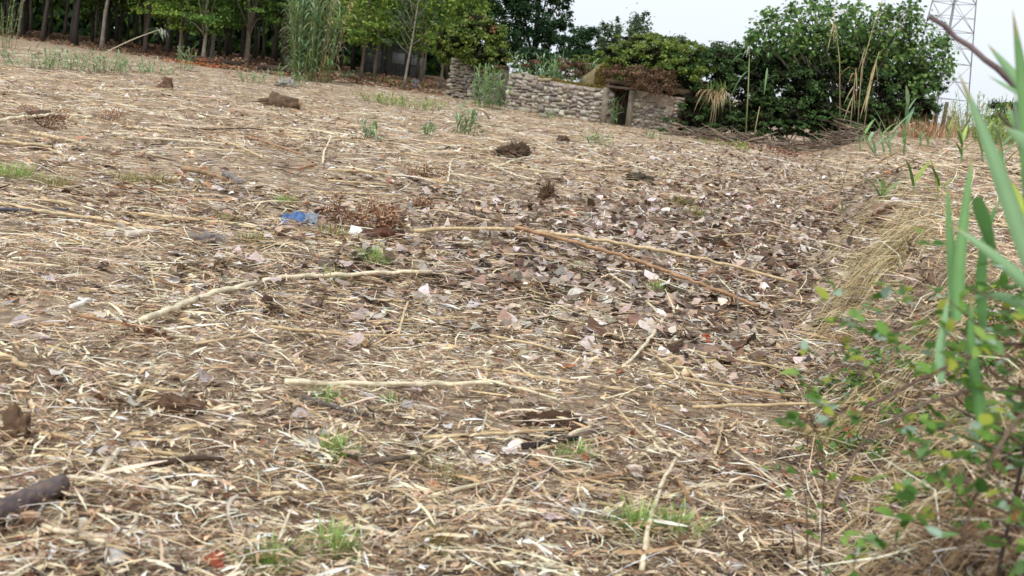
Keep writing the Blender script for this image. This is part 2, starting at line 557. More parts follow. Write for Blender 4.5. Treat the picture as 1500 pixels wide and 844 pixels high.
def crown_cloud(mb, blobs, n, leaf, cols, rg, K=None, clump=.3, wide=.62, shell=.55):
    """leaf clumps spread through ellipsoids; blobs = [(centre, (rx, ry, rz)), ...] in local space"""
    vol = np.array([b[1][0] * b[1][1] * b[1][2] for b in blobs]) ** .75
    for (c, r), f in zip(blobs, vol / vol.sum()):
        c, r = np.array(c, float), np.array(r, float)
        nn = max(int(n * f), 30)
        k = K or max(int(nn / 70), 4)
        d = unit(rg.normal(size=(k, 3)))
        cc = d * (shell + (1 - shell) * rg.random((k, 1)) ** .6)
        sz = clump * rg.uniform(.6, 1.4, (k, 1))
        w_ = rg.integers(0, k, nn)
        q = cc[w_] + rg.normal(0, .42, (nn, 3)) * sz[w_] * np.array([1, 1, .7])
        N = unit(q * .5 + rg.normal(0, .55, (nn, 3)) + np.array([0, -.1, .55]))
        tint = 1 + .12 * rg.normal(size=(k, 1))
        L = leaf * rg.uniform(.65, 1.35, nn)
        V, F = leaves(c + q * r, N, L, L * wide, rg)
        mb.add(V, F, np.repeat(np.clip(pal(cols, nn, rg) * tint[w_], .004, .9), 4, 0))


def trunk_mesh(mb, base, top, r0, r1, rg, col, wob=.06, n=7, seg=7):
    k = np.linspace(0, 1, seg)
    base, top = np.array(base, float), np.array(top, float)
    L = np.linalg.norm(top - base)
    pts = base + (top - base) * k[:, None] + rg.normal(0, wob * L * .12, (seg, 3)) * np.sin(k * math.pi)[:, None]
    rad = r0 + (r1 - r0) * k
    rad[0] *= 1.35
    V, F = tube(pts, rad, n, True, .08, rg)
    mb.add(V, F, np.array(col) * rg.uniform(.85, 1.15))
    return pts


def make_tree(name, label, base, hgt, hb, rx, n, leaf, cols, r0, seed, lean=(0, 0), tcol=S(112, 100, 88), group=None, blobs=None, limbs=7, clump=.3):
    rg = np.random.default_rng(seed)
    t = thing(name, label, 'tree', base, 0, group)
    top = np.array([lean[0], lean[1], hgt * .86])
    mb = MB()
    pts = trunk_mesh(mb, (0, 0, -.25), top, r0, r0 * .25, rg, tcol, seg=9)
    if blobs is None:
        cz = (hb + hgt) / 2
        blobs = [((lean[0] * .6, lean[1] * .6, cz), (rx, rx, (hgt - hb) / 2))]
        if hb < 3: blobs.append(((lean[0] * .4, 0, hb + .75), (rx * .95, rx * .95, .85)))
        for _ in range(4):
            a = rg.uniform(0, 2 * math.pi); q = rg.uniform(.35, .7) * rx
            blobs.append(((lean[0] * .6 + q * math.cos(a), lean[1] * .6 + q * math.sin(a), rg.uniform(hb + .25 * (hgt - hb), hgt * .85)), (rx * .6, rx * .6, (hgt - hb) * .24)))
    for i in range(limbs):
        c, r = blobs[i % len(blobs)]
        e = np.array(c) + unit(rg.normal(size=3)) * np.array(r) * .7
        zz = min(max(hb * rg.uniform(.7, 1.1), .3), e[2] * .9)
        s = pts[0] + (top - pts[0]) * min(.9, zz / top[2])
        mid = (s + e) / 2 + np.array([0, 0, .1 * hgt * rg.random()])
        k = np.linspace(0, 1, 5)[:, None]
        V, F = tube((1 - k) ** 2 * s + 2 * k * (1 - k) * mid + k ** 2 * e, np.linspace(r0 * .38, r0 * .07, 5), 5)
        mb.add(V, F, tcol)
    mb.build('trunk', M['bark'], t, True)
    cb = MB()
    crown_cloud(cb, blobs, n, leaf, cols, rg, clump=clump)
    cb.build('crown', M['leaf'], t)
    return t


def at_ground(px, d):
    """ground point in the photo column px (near the far edge) at forward distance d"""
    lo, hi = -200.0, 844.0
    for _ in range(40):
        m = (lo + hi) / 2
        p = P(px, m, d)
        if p[2] > H(p[0], p[1]): lo = m
        else: hi = m
    p = P(px, hi, d)
    return on(p[0], p[1])


def zat(px, py, d):
    return P(px, py, d)[2]


def mpx(d):
    return d / FPX


# --- the wood at the back of the field: three kinds of slim tree, copied
wood = []
WLAB = 'slim dark trunked tree deep inside the shaded wood'
WGRP = 'trees deep inside the shaded wood'
protos = []
for i, (hb, hg, rx, c) in enumerate([(3.2, 11, 2.3, 'mid'), (4.0, 12, 2.2, 'dark'), (2.7, 10, 2.4, 'mid')]):
    protos.append(make_tree('wood_tree', WLAB, (0, 0, -50), hg, hb, rx, 5200, .22, GREENS[c], .13, 60 + i, (.4 * (i - 1), 0), S(70, 64, 57), WGRP))
rgw = np.random.default_rng(5)
first = [True] * 3
spots = []
ORD = ['first', 'second', 'third', 'fourth', 'fifth', 'sixth']
for row, d in enumerate([69, 74, 80, 87, 94, 102]):
    for px in np.arange(-150, 700, 50):
        q = px + (row % 2) * 25 + rgw.uniform(-17, 17); dd = d + rgw.uniform(-2, 2)
        if row == 0 and 560 < q: continue
        spots.append((q, dd, row))

# --- trees standing along the edge of the wood, each its own
EDGE = [
    # px, distance, height, crown base, crown radius, leaves, palette, trunk radius, lean, trunk colour, label
    (28, 66, 11, 3.4, 1.9, 2600, 'dark', 0.112, .3, S(86, 78, 70), 'slender grey trunk at the far left end of the wood edge'),
    (62, 64, 11, 3.6, 2.0, 2600, 'mid', 0.128, .5, S(62, 56, 50), 'dark leaning trunk second along the wood edge'),
    (110, 63, 11, 3.6, 2.0, 2600, 'dark', 0.165, .2, S(50, 45, 40), 'thick dark trunk at the wood edge above the reddish litter'),
    (148, 61, 10, 3.3, 1.8, 2600, 'mid', 0.112, .7, S(118, 110, 100), 'pale leaning trunk beside the broken slanting cane'),
    (212, 62, 10, 2.3, 2.2, 6500, 'bright', .13, .2, S(70, 62, 54), 'dark trunked tree with bright yellowish low crown'),
    (263, 62, 9, 1.6, 2.2, 8500, 'bright', .10, .1, S(132, 122, 108), 'low crowned yellow green tree at the wood edge'),
    (297, 61, 9, 1.6, 2.0, 8500, 'mid', .10, .2, S(150, 140, 126), 'young green tree with two tone grey stem beside the orange litter'),
    (309, 66, 10, 1.8, 2.1, 7500, 'mid', .11, .3, S(140, 130, 118), 'rounded green tree just behind the grey stemmed one'),
    (360, 63, 11, 2.3, 2.4, 6500, 'mid', .14, .5, S(128, 118, 104), 'leaning pale trunk next to the dark wood pile'),
    (529, 60, 9, 1.9, 2.0, 8500, 'bright', .09, .15, S(116, 104, 92), 'bushy yellow green tree to the right of the tall reeds'),
    (548, 66, 10, 2.1, 2.2, 6000, 'mid', .10, .2, S(124, 112, 100), 'full green tree in front of the grey shed'),
    (616, 66, 9, 1.5, 2.2, 7000, 'mid', .10, .1, S(118, 106, 92), 'spreading green tree behind the bare pale sapling'),
    (644, 61, 9, 1.4, 2.1, 7500, 'bright', .08, .3, S(136, 126, 112), 'light green tree beside the ivy covered ruin'),
]
for i, (px, d, hg, hb, rx, n, c, r0, ln, tc_, lab) in enumerate(EDGE):
    g = at_ground(px, d)
    make_tree('edge_tree', lab, g, hg, hb, rx, n, .17, GREENS[c], r0, 100 + i, (ln, 0), tc_, 'trees along the edge of the wood')

NEAR = [(-40, 'tall reeds at the left picture edge'), (28, 'slender grey far left trunk'), (62, 'dark leaning trunk'), (110, 'thick dark trunk'), (148, 'pale leaning trunk'), (212, 'dark trunk with bright crown'), (263, 'low yellow green crown'), (305, 'grey stemmed young trees'), (360, 'pale trunk by the wood pile'), (452, 'tall reed clump'), (529, 'bushy yellow green tree'), (590, 'bare sapling'), (644, 'light green tree by the ruin')]
for q, dd, row in spots:
    k = rgw.integers(0, 3)
    g = at_ground(q, dd)
    rz, scl = rgw.uniform(0, 6.28), rgw.uniform(.8, 1.2)
    if first[k]:
        first[k] = False
        o = protos[k]; o.location = g; o.rotation_euler = (0, 0, rz); o.scale = (scl,) * 3
    else:
        o = dup(protos[k], g, rz, scl)
    o['label'] = 'slim dark tree in the %s row behind the %s' % (ORD[row], min(NEAR, key=lambda e: abs(e[0] - q))[1])

# bare pale sapling with a few leaves
def sapling():
    d = 57; g = at_ground(591, d); rg = np.random.default_rng(33)
    t = thing('sapling', 'thin pale sapling with forked bare branches and few leaves', 'tree', g)
    mb = MB()
    pts = trunk_mesh(mb, (0, 0, -.1), (.35, 0, 4.6), .075, .02, rg, S(146, 138, 126), .05, 6, 8)
    tips = []
    for k in range(14):
        z = 1.7 + k * .2
        s = np.array([.35 * z / 4.6, 0, z]); a = rg.uniform(0, 6.28)
        e = s + np.array([math.cos(a) * .9, math.sin(a) * .6, rg.uniform(.8, 1.5)])
        V, F = tube([s, (s + e) / 2 + [0, 0, -.1], e], [.028, .018, .006], 5)
        mb.add(V, F, S(136, 128, 116)); tips.append(e)
    mb.build('trunk', M['bark'], t, True)
    cb = MB()
    for e in tips:
        crown_cloud(cb, [(e, (.6, .6, .55))], 130, .11, GREENS['grey'], rg, K=5)
    cb.build('crown', M['leaf'], t)
sapling()

# tall tree behind the ruin
def tall_tree():
    d = 72; g = at_ground(775, d); s = mpx(d)
    def b(px, py, rx, ry, dz=0):
        p = P(px, py, d + dz) - g
        return (p, (rx * s, rx * s * .8, ry * s))
    bl = [b(780, 20, 46, 52), b(745, 30, 44, 60, -1), b(815, 18, 30, 38), b(790, 70, 40, 34), b(770, -60, 62, 60), b(735, -20, 50, 50), b(822, -40, 28, 40), b(840, 62, 26, 26, 1), b(770, -150, 60, 60), b(735, 70, 34, 32), b(775, 95, 44, 24, -2), b(825, 92, 40, 24, -3), b(855, 84, 26, 26, -1), b(815, 62, 30, 30)]
    make_tree('tall_tree', 'tall dense dark green tree rising behind the ruined house', g, 12, 2.5, 3, 36000, .19, GREENS['dark'], .22, 71, (0, 0), S(80, 72, 62), None, bl, 10, .26)
tall_tree()

# looser shrubby trees against the sky behind the ruin
for i, (px, py, rx, ry, d, n, lab) in enumerate([
        (862, 62, 24, 26, 66, 4200, 'dark slim bush tree against the sky beside the tall tree'),
        (893, 56, 16, 30, 64, 2600, 'feathery grey green sapling against the sky above the mossy gable'),
        (938, 52, 20, 30, 62, 2800, 'narrow grey green sapling standing highest above the overgrown roof'),
        (983, 72, 26, 18, 60, 2800, 'low airy shrub against the sky above the vine covered roof'),
        (1062, 74, 30, 12, 60, 2400, 'thin twiggy shrub top behind the ivy thicket'),
        (905, 78, 40, 18, 66, 5000, 'dense dark shrub filling the gap behind the mossy gable')]):
    g = at_ground(px, d); s = mpx(d); c = P(px, py, d) - g
    make_tree('shrub_tree', lab, g, c[2] + ry * s, .6, rx * s, n, .15, GREENS['grey'] if i not in (0, 5) else GREENS['dark'], .06, 200 + i, (c[0] * .9, 0), S(104, 96, 84), 'shrubby trees against the sky',
              [(c, (rx * s, rx * s, ry * s)), (c + [0, 0, -ry * s * 1.1], (rx * s * 1.1, rx * s, ry * s * .8)), (c + [rx * s * .3, 0, ry * s * .6], (rx * s * .4, rx * s * .4, ry * s * .6))] + [(c + [rx * s * math.cos(a_ * 2.4) * .8, 0, ry * s * (-1.4 + a_ * .28)], (rx * s * .35, .4, ry * s * .35)) for a_ in range(8)], 9, .55)

# far dark trees by the pylon
for i, (px, py, rx, ry, d, lab) in enumerate([(1478, 166, 30, 18, 150, 'rounded dark tree far off at the right edge'), (1535, 168, 44, 24, 155, 'broad dark far tree just past the right edge')]):
    g = at_ground(px, d); s = mpx(d); c = P(px, py, d) - g
    make_tree('far_tree', lab, g, c[2] + ry * s, .8, rx * s, 5000, .32, GREENS['dark'], .25, 230 + i, (0, 0), S(70, 62, 54), None, [(c, (rx * s, rx * s, ry * s)), (c + [rx * s * .4, 0, -.8], (rx * s * .7, rx * s * .7, ry * s * .8))], 6, .3)


def far_wood():
    rg = np.random.default_rng(91); mb = MB()
    n = 34000
    a = rg.uniform(-.66, -.06, n); d = rg.uniform(108, 124, n)
    x, y = d * np.tan(a), d
    z = H(x, y) + rg.random(n) ** 1.4 * 14
    q = np.stack([x + 3 * rg.normal(size=n) * .4, y, z], -1)
    V, F = leaves(q, unit(rg.normal(size=(n, 3)) + [0, -.5, .5]), rg.uniform(.6, 1.3, n), rg.uniform(.4, .9, n), rg)
    mb.add(V, F, np.repeat(pal(GREENS['dark'] + GREENS['mid'], n, rg), 4, 0))
    tag(mb.build('far_wood', M['leaf']), 'mass of green foliage closing the back of the wood', 'wood', kind='stuff')
far_wood()


def forest_litter():
    rg = np.random.default_rng(92); mb = MB(); n = 9000
    px = rg.uniform(-60, 640, n); d = 56 + 36 * rg.random(n) ** 1.5
    r = np.array([P(a, 60, 60)[0] / 60 for a in (-60, 640)])
    x = (r[0] + (r[1] - r[0]) * (px + 60) / 700) * d; y = d
    k = (y + .55 * x) > 48
    x, y = x[k], y[k]; n = len(x)
    p = np.stack([x, y, H(x, y) + .02 + .04 * rg.random(n)], -1)
    V, F, m = leaf_shapes(p, unit(np.c_[rg.normal(0, .5, (n, 2)), np.ones(n)]), rg.uniform(.12, .3, n), rg)
    mb.add(V, F, np.repeat(pal([S(132, 104, 84), S(112, 86, 68), S(150, 122, 100), S(96, 74, 58), S(164, 140, 116), S(146, 104, 80)], n, rg), m, 0))
    # rusty bracken and low growth
    for (a, d, s_, cols) in [(226, 64, 1.4, 'red'), (306, 56, 1.0, 'red'), (335, 58, 1.2, 'brown'), (500, 56, 1.1, 'brown'), (560, 57, 1.4, 'brown'), (620, 56, 1.5, 'brown'), (590, 60, 1.6, 'vine'), (525, 60, 1.0, 'grey'), (385, 58, 1.3, 'brown')]:
        g = at_ground(a, d)
        crown_cloud(mb, [(g + [0, 0, .12], (s_, .7, .38))], 260, .13, GREENS[cols], rg, K=14)
    tag(mb.build('woodland_undergrowth', M['deadleaf']), 'rusty leaf litter and low bracken along the wood edge', 'undergrowth', kind='stuff')
forest_litter()


# ------------------------------------------------------------------ reeds
def blade(mb, base, dirv, L, W, droop, cols, rg, seg=5, col=None):
    dirv = unit(np.array(dirv, float)); k = np.linspace(0, 1, seg + 1)
    side = unit(np.cross(dirv, [0, 0, 1.0]) + 1e-6)
    c = np.array(base) + dirv * (k * L)[:, None] - np.array([0, 0, 1.0]) * (droop * L * k ** 2.2)[:, None]
    wv = W * .5 * np.minimum(1, 4 * k + .45) * (1 - k ** 2.5)
    A = c + side * wv[:, None]; B = c - side * wv[:, None]; A[:, 2] += wv * .35; B[:, 2] += wv * .35
    V = np.stack([A, c, B], 1).reshape(-1, 3)
    i = (np.arange(seg) * 3)[:, None]
    F = np.concatenate([i + [0, 3, 4, 1], i + [1, 4, 5, 2]])
    mb.add(V, F, pal(cols, 1, rg)[0] if col is None else col)


def reed_plant(name, label, loc, n, hgt, spread, seed, nl=10, L=.55, W=.045, cols='reed', group=None, dry=.0, cat='reeds', lean=(0, 0), culm=S(150, 160, 104), hmin=.6):
    rg = np.random.default_rng(seed)
    t = thing(name, label, cat, loc, 0, group)
    mc, ml = MB(), MB()
    for i in range(n):
        a, q = rg.uniform(0, 6.28), spread * rg.random() ** .6
        b = np.array([q * math.cos(a), q * math.sin(a) * .7, -.03])
        h = hgt * rg.uniform(hmin, 1)
        tip = b + np.array([math.cos(a) * q * .5 + rg.normal(0, .07) * h + lean[0] * h, math.sin(a) * q * .4 + rg.normal(0, .05) * h + lean[1] * h, h])
        k = np.linspace(0, 1, 5)[:, None]
        pts = b + (tip - b) * k + np.array([0, 0, .06 * h]) * np.sin(k * math.pi)
        isdry = rg.random() < dry
        V, F = tube(pts, np.linspace(.012, .005, 5) * (.6 + .4 * min(1, hgt / 2)), 5)
        mc.add(V, F, S(190, 172, 128) if isdry else culm * rg.uniform(.8, 1.2))
        az0 = rg.uniform(0, 6.28)
        for j in range(nl):
            f = (.12 + .88 * (j + rg.random() * .6) / nl)
            p = b + (tip - b) * min(f, 1)
            az = az0 + j * math.pi + rg.normal(0, .6)
            e = rg.uniform(.25, 1.1) if f < .85 else rg.uniform(.8, 1.35)
            l = L * rg.uniform(.6, 1.2)
            blade(ml, p, (math.cos(az) * math.cos(e), math.sin(az) * math.cos(e), math.sin(e)), l, W * rg.uniform(.9, 1.4), rg.uniform(.2, .95), [S(196, 180, 138), S(176, 154, 112)] if isdry else GREENS[cols], rg, 4)
    mc.build('culms', M['reed'], t, True)['kind'] = 'stuff'
    ml.build('leaves', M['reed'], t)['kind'] = 'stuff'
    return t


reed_plant('giant_reed', 'tall feathery clump of giant reeds at the wood edge', at_ground(455, 53), 80, 5.2, 1.0, 301, 20, .85, .055, dry=.1, cols='reed')
reed_plant('giant_reed', 'green reed clump in front of the ivy covered ruin stub', at_ground(716, 48), 26, 1.75, .75, 302, 10, .6, .05, cols='reed')
reed_plant('giant_reed', 'grey green reed clump growing inside the roofless ruin', P(815, 128, 52.5) - np.array([0, 0, .5]), 60, 2.0, 1.6, 303, 11, .65, .055, hmin=.45)
reed_plant('giant_reed', 'dry reed tuft growing beside the mossy gable', P(862, 118, 51.5) - np.array([0, 0, .2]), 12, 1.2, .4, 304, 8, .5, .04, dry=.5)
reed_plant('giant_reed', 'tall young reeds sprouting inside the dark doorway', on(*P(903, 186, 46.0)[:2]), 5, 1.25, .28, 305, 8, .5, .045, cols='reed', hmin=.7)
reed_plant('reed_sprout', 'bright green reed sprout alone in the middle field', G(683, 199), 9, .85, .22, 306, 7, .5, .05, cols='reed')
reed_plant('reed_sprout', 'small reed sprout left of the bright one', G(548, 205), 6, .4, .22, 307, 5, .35, .04)
reed_plant('reed_sprout', 'tiny reed sprout just beside the brighter larger one', G(628, 201), 5, .32, .2, 308, 5, .3, .04)
reed_plant('reed_sprout', 'flattened reed sprout in front of the doorway', G(872, 214), 8, .34, .35, 309, 6, .35, .04)
reed_plant('reed_sprout', 'small reed sprout before the right hand wall', G(958, 204), 5, .28, .2, 310, 5, .25, .035)
reed_plant('reed_sprout', 'low weeds at the foot of the stone wall', G(802, 174), 7, .35, .3, 311, 5, .3, .035)
for i, (px, py, n, h, sp, lab) in enumerate([
        (70, 102, 8, .9, .4, 'tall single reed shoot in the green band at the far left'), (45, 100, 14, .6, .8, 'low green regrowth under the far left trees'),
        (105, 104, 16, .75, .8, 'green reed regrowth beside the tall single shoot'), (150, 108, 22, .9, .8, 'largest patch of green regrowth before the slanting cane'),
        (185, 106, 14, .6, .8, 'thin regrowth to the right of the largest patch'), (222, 108, 12, .5, .8, 'sparse regrowth behind the root stump'),
        (271, 104, 10, 1.1, .3, 'upright reed shoots in front of the orange litter'), (-5, 66, 26, 2.4, .8, 'tall reeds cut by the left picture edge'),
        (372, 122, 10, .5, .6, 'low weeds to the left of the tall reed clump'), (430, 126, 14, .7, .8, 'weeds around the foot of the tall reed clump')]):
    reed_plant('reed_regrowth', lab, G(px, py) if py > 90 else at_ground(px, 52), n, h, sp, 320 + i, 6, .42, .04, group='reed regrowth along the far edge of the field')
for i, (px, py, n, h, sp, lab) in enumerate([(585, 156, 34, .42, 1.1, 'bright grass patch below the shed'), (615, 160, 20, .4, .8, 'bright grass patch nearer to the ruin'), (555, 150, 14, .35, .8, 'paler grass patch before the bushy tree'), (1060, 215, 14, .25, .7, 'thin grass patch in front of the brush heap'), (1095, 222, 8, .2, .5, 'sparse grass beside the rusty leaf patch')]):
    reed_plant('grass_patch', lab, G(px, py), n, h, sp, 340 + i, 7, .26, .025, 'bright', 'green grass patches in the far field', cat='grass')


# ------------------------------------------------------------------ ruined house
def rock_mesh(name, seed, flat=1.0):
    rg = np.random.default_rng(seed)
    V, F = box((0, 0, 0), (1, 1, 1))
    V = np.array([[sx * a, sy, sz * b] for sx in (-.5, .5) for sy in (-.5, .5) for sz in (-.5, .5) for a, b in ((1, .74), (.78, 1))], float)
    V += rg.normal(0, .075, V.shape)
    V[:, 1] *= flat
    import bmesh
    bm = bmesh.new()
    for v in V: bm.verts.new(v)
    bmesh.ops.convex_hull(bm, input=bm.verts)
    bmesh.ops.delete(bm, geom=[v for v in bm.verts if not v.link_faces], context='VERTS')
    bm.verts.index_update()
    vs = np.array([v.co for v in bm.verts]); fs = np.array([[v.index for v in f.verts] for f in bm.faces])
    bm.free()
    c = pal([S(180, 174, 160), S(160, 152, 138), S(200, 194, 180), S(140, 131, 118), S(168, 156, 138), S(122, 114, 104), S(150, 144, 134)], 1, rg)[0]
    return MB().add(vs, fs, c).mesh(name, M['stone'])


ROCKS = [rock_mesh('stone', 400 + i) for i in range(14)]


def rubble(parent, A, B, z0, ztop, rg, sh=(.09, .2), sw=(.12, .42), thick=.2, hole=None, name='stone'):
    """courses of rough stones on the face of a wall from A to B (xy); ztop(u) is the top line"""
    A, B = np.array(A, float), np.array(B, float)
    L = np.linalg.norm(B - A); e = (B - A) / L; nrm = np.array([e[1], -e[0]])
    ang = math.atan2(e[1], e[0])
    z = z0; cnt = 0
    while z < max(ztop(u) for u in np.linspace(0, 1, 9)):
        h = rg.uniform(*sh); x = -rg.random() * .15
        while x < L:
            wd = rg.uniform(*sw); u = min(max((x + wd / 2) / L, 0), 1)
            if x + wd / 2 < L and z + h * .6 < ztop(u) and x + wd / 2 > .03:
                p = A + e * (x + wd / 2)
                o = bpy.data.objects.new(name, ROCKS[rg.integers(0, len(ROCKS))])
                COL.objects.link(o); o.parent = parent
                pr = rg.uniform(-.02, .03)
                o.location = (p[0] + nrm[0] * pr, p[1] + nrm[1] * pr, z + h / 2 + rg.normal(0, .03))
                o.scale = (wd * rg.uniform(.8, 1.02), thick, h * rg.uniform(.62, 1.2))
                o.rotation_euler = (0, rg.normal(0, .12), ang + rg.normal(0, .05)); cnt += 1
            x += wd
        z += h
    return cnt


def wall_core(mb, A, B, z0, tops, th, col):
    """mortar core with an uneven top"""
    A, B = np.array(A, float), np.array(B, float)
    e = unit(B - A); nb = np.array([-e[1], e[0]]) * th
    k = np.linspace(0, 1, len(tops))[:, None]
    f = A + (B - A) * k
    V = []
    for off in (np.zeros(2), nb):
        V += [np.c_[f + off, np.full(len(tops), z0)], np.c_[f + off, np.array(tops)]]
    V = np.concatenate(V); n = len(tops); i = np.arange(n - 1)
    q = lambda a, b: np.stack([a * n + i, a * n + i + 1, b * n + i + 1, b * n + i], -1)
    F = [q(0, 1), q(3, 2), q(1, 3)]
    F.append(np.array([[0, n, 3 * n, 2 * n], [n - 1, 2 * n - 1 + n, 4 * n - 1, 2 * n - 1]]))
    mb.add(V, F, col)


def ruin():
    rg = np.random.default_rng(51)
    A = P(742, 160, 51)[:2]; B = P(889, 186, 47.2)[:2]            # left front wall
    C = P(921, 188, 46.4)[:2]; D = P(987, 190, 45.0)[:2]          # right front wall
    z0 = -.35
    t = thing('ruined_house', 'roofless rubble stone house with a dark doorway and mossy wall top', 'ruin', (0, 0, 0))
    PL = S(150, 138, 122)
    # left wall
    mb = MB(); tl = [1.62, 1.66, 1.52, 1.5, 1.46, 1.44, 1.42, 1.42]
    off = unit(B - A); nin = np.array([-off[1], off[0]])
    wall_core(mb, A - nin * .055, B - nin * .055, z0, tl, .5, S(146, 136, 121))
    w1 = mb.build('wall', M['plaster'], t); w1['label'] = 'long rubble wall left of the doorway'
    ft = lambda u: float(np.interp(u, np.linspace(0, 1, 8), tl))
    rubble(w1, A, B, z0, ft, rg)
    # right wall
    mb = MB(); tr = [1.5, 1.5, 1.45, 1.4]
    off2 = unit(D - C); nin2 = np.array([-off2[1], off2[0]])
    wall_core(mb, C - nin2 * .055, D - nin2 * .055, z0, tr, .5, S(170, 154, 134))
    w2 = mb.build('wall', M['plaster'], t); w2['label'] = 'wall right of the doorway with worn plaster above the stones'
    rubble(w2, C, D, z0, lambda u: 1.12 + .18 * math.sin(u * 5), rg, (.09, .17), (.12, .3))
    mb = MB()
    wall_core(mb, C - nin2 * .075, D - nin2 * .075, 1.1, [1.44, 1.46, 1.42, 1.36], .06, S(146, 130, 112))
    mb.build('plaster', M['plaster'], w2)
    # corner of bricks alternating with stones at the far right end
    for k in range(11):
        o = MB().add(*box((0, 0, 0), (.3 if k % 2 else .2, .3, .05)), S(140, 96, 74) if k % 2 else S(176, 160, 138)).build('brick', M['stone'], w2)
        p = D + off2 * .08
        o.location = (p[0], p[1], -.05 + k * .135); o.rotation_euler = (0, 0, math.atan2(off2[1], off2[0]))
        o2 = bpy.data.objects.new('stone', ROCKS[k % 14]); COL.objects.link(o2); o2.parent = w2
        o2.location = (p[0], p[1], -.05 + k * .135 + .068); o2.scale = (.24, .3, .1); o2.rotation_euler = o.rotation_euler
    # jambs and lintel
    for q, lab in ((B - off * .1, 'pale plastered left jamb'), (C + off2 * .1, 'plastered right jamb')):
        mb = MB(); V, F = box((q[0], q[1] + .02, .55), (.22, .5, 1.85), math.atan2(off[1], off[0])); mb.add(V, F, S(136, 126, 110))
        mb.build('door_jamb', M['plaster'], t)['label'] = lab
    mid = (B + C) / 2
    V, F = box((mid[0], mid[1] - .03, 1.53), (1.5, .3, .1), math.atan2(off2[1], off2[0]))
    MB().add(V, F, S(112, 98, 84)).build('lintel', M['wood'], t)
    # other walls close the room behind the doorway
    back = 3.4
    D2, B2 = D + nin2 * back, B + off * (-.6) + nin * back
    for a, b, top, nm in ((D + nin2 * .52, D2, [1.6, 1.85, 2.05], 'side_wall'), (D2, B2, [2.05, 2.15, 2.25], 'back_wall'), (B2, B + nin * .46 - off * .6, [2.25, 2.1, 1.75], 'side_wall')):
        mb = MB(); wall_core(mb, a, b, z0, top, .35, S(120, 108, 94)); mb.build(nm, M['plaster'], t)
    # sagging earth covered roof over the room
    k = np.linspace(0, 1, 6)
    e0, e1, e2, e3 = [np.array([*q, z]) for q, z in ((B - off * .5 + nin * .12, 1.6), (D + off2 * .1 + nin2 * .12, 1.52), (D2 + off2 * .2, 1.9), (B2 - off * .1, 2.1))]
    gx, gy = np.meshgrid(k, k)
    q = (e0 * (1 - gx[..., None]) + e1 * gx[..., None]) * (1 - gy[..., None]) + (e3 * (1 - gx[..., None]) + e2 * gx[..., None]) * gy[..., None]
    q[..., 2] += .08 * rg.random(q.shape[:2])
    top = q.reshape(-1, 3) + [0, 0, .16]; bot = q.reshape(-1, 3)
    i = (np.arange(5)[:, None] * 6 + np.arange(5)[None]).ravel(); f = np.stack([i, i + 1, i + 7, i + 6], -1)
    rim = [j for j in range(6)] + [j * 6 + 5 for j in range(1, 6)] + [30 + j for j in range(4, -1, -1)] + [j * 6 for j in range(4, 0, -1)]
    rf = np.array([[rim[j], rim[(j + 1) % 20], rim[(j + 1) % 20] + 36, rim[j] + 36] for j in range(20)])
    MB().add(np.concatenate([bot, top]), [f[:, ::-1], f + 36, rf], S(96, 82, 66)).build('roof', M['clod'], t)
    # gable remnant, mossy, standing inside above the wall
    g = P(884, 122, 49.5)
    k = np.array([[-.9, -.6], [.75, -.6], [.72, -.05], [.5, .3], [.3, .55], [.12, .82], [0, .95], [-.2, .86], [-.5, .5], [-.85, .2]])
    V = np.concatenate([np.c_[g[0] + k[:, 0], np.full(10, g[1]), g[2] + k[:, 1]], np.c_[g[0] + k[:, 0], np.full(10, g[1] + .4), g[2] + k[:, 1]]])
    j = np.arange(10)
    MB().add(V, [j[None, :], (j + 10)[None, ::-1], np.stack([j, j + 10, (j + 1) % 10 + 10, (j + 1) % 10], -1)], S(132, 122, 92)).build('gable', M['plaster'], t)['label'] = 'mossy stub of the gable above the wall'
    # moss along the wall top
    mb = MB(); n = 2600
    u = rg.uniform(.25, 1.05, n); q = A + (B - A) * u[:, None] + nin * rg.uniform(-.06, .5, (n, 1))
    zt = np.interp(u, np.linspace(0, 1, 8), tl) + np.abs(rg.normal(0, .05, n)) - .02
    V, F = leaves(np.c_[q, zt], unit(rg.normal(0, .5, (n, 3)) + [0, -.2, 1]), .09, .06, rg)
    mb.add(V, F, np.repeat(pal([S(128, 118, 52), S(150, 132, 66), S(134, 100, 60), S(108, 98, 46)], n, rg), 4, 0))
    mb.build('moss', M['leaf'], t)
    V, F = leaves(np.c_[g[0] + rg.uniform(-.4, .8, 900), g[1] - .02 - .1 * rg.random(900), g[2] + rg.uniform(-.3, .9, 900)], unit(rg.normal(0, .4, (900, 3)) + [0, -1, .3]), .1, .07, rg)
    V = V.reshape(-1, 4, 3); kk = (V[:, 0, 2] - g[2]) < .95 - 1.25 * np.abs(V[:, 0, 0] - g[0]); V = V[kk].reshape(-1, 3); F = F[:0]
    i4 = np.arange(len(V) // 4)[:, None] * 4; F = np.concatenate([i4 + [[0, 1, 2]], i4 + [[0, 2, 3]]])
    MB().add(V, F, np.repeat(pal([S(136, 122, 58), S(150, 128, 76), S(120, 104, 62)], len(V) // 4, rg), 4, 0)).build('moss', M['leaf'], t)
    # left stub, half swallowed by ivy
    t2 = thing('ruin_stub', 'separate rough stone wall stub under a dome of ivy', 'ruin', (0, 0, 0))
    a, b = P(655, 148, 54)[:2], P(728, 158, 53)[:2]
    mb = MB(); wall_core(mb, a + [0, .05], b + [0, .05], -.2, [2.0, 2.2, 2.1, 1.8], .9, S(118, 106, 94)); w3 = mb.build('wall', M['plaster'], t2)
    rubble(w3, a, b, -.2, lambda u: 2.0, rg, (.09, .16), (.13, .28))
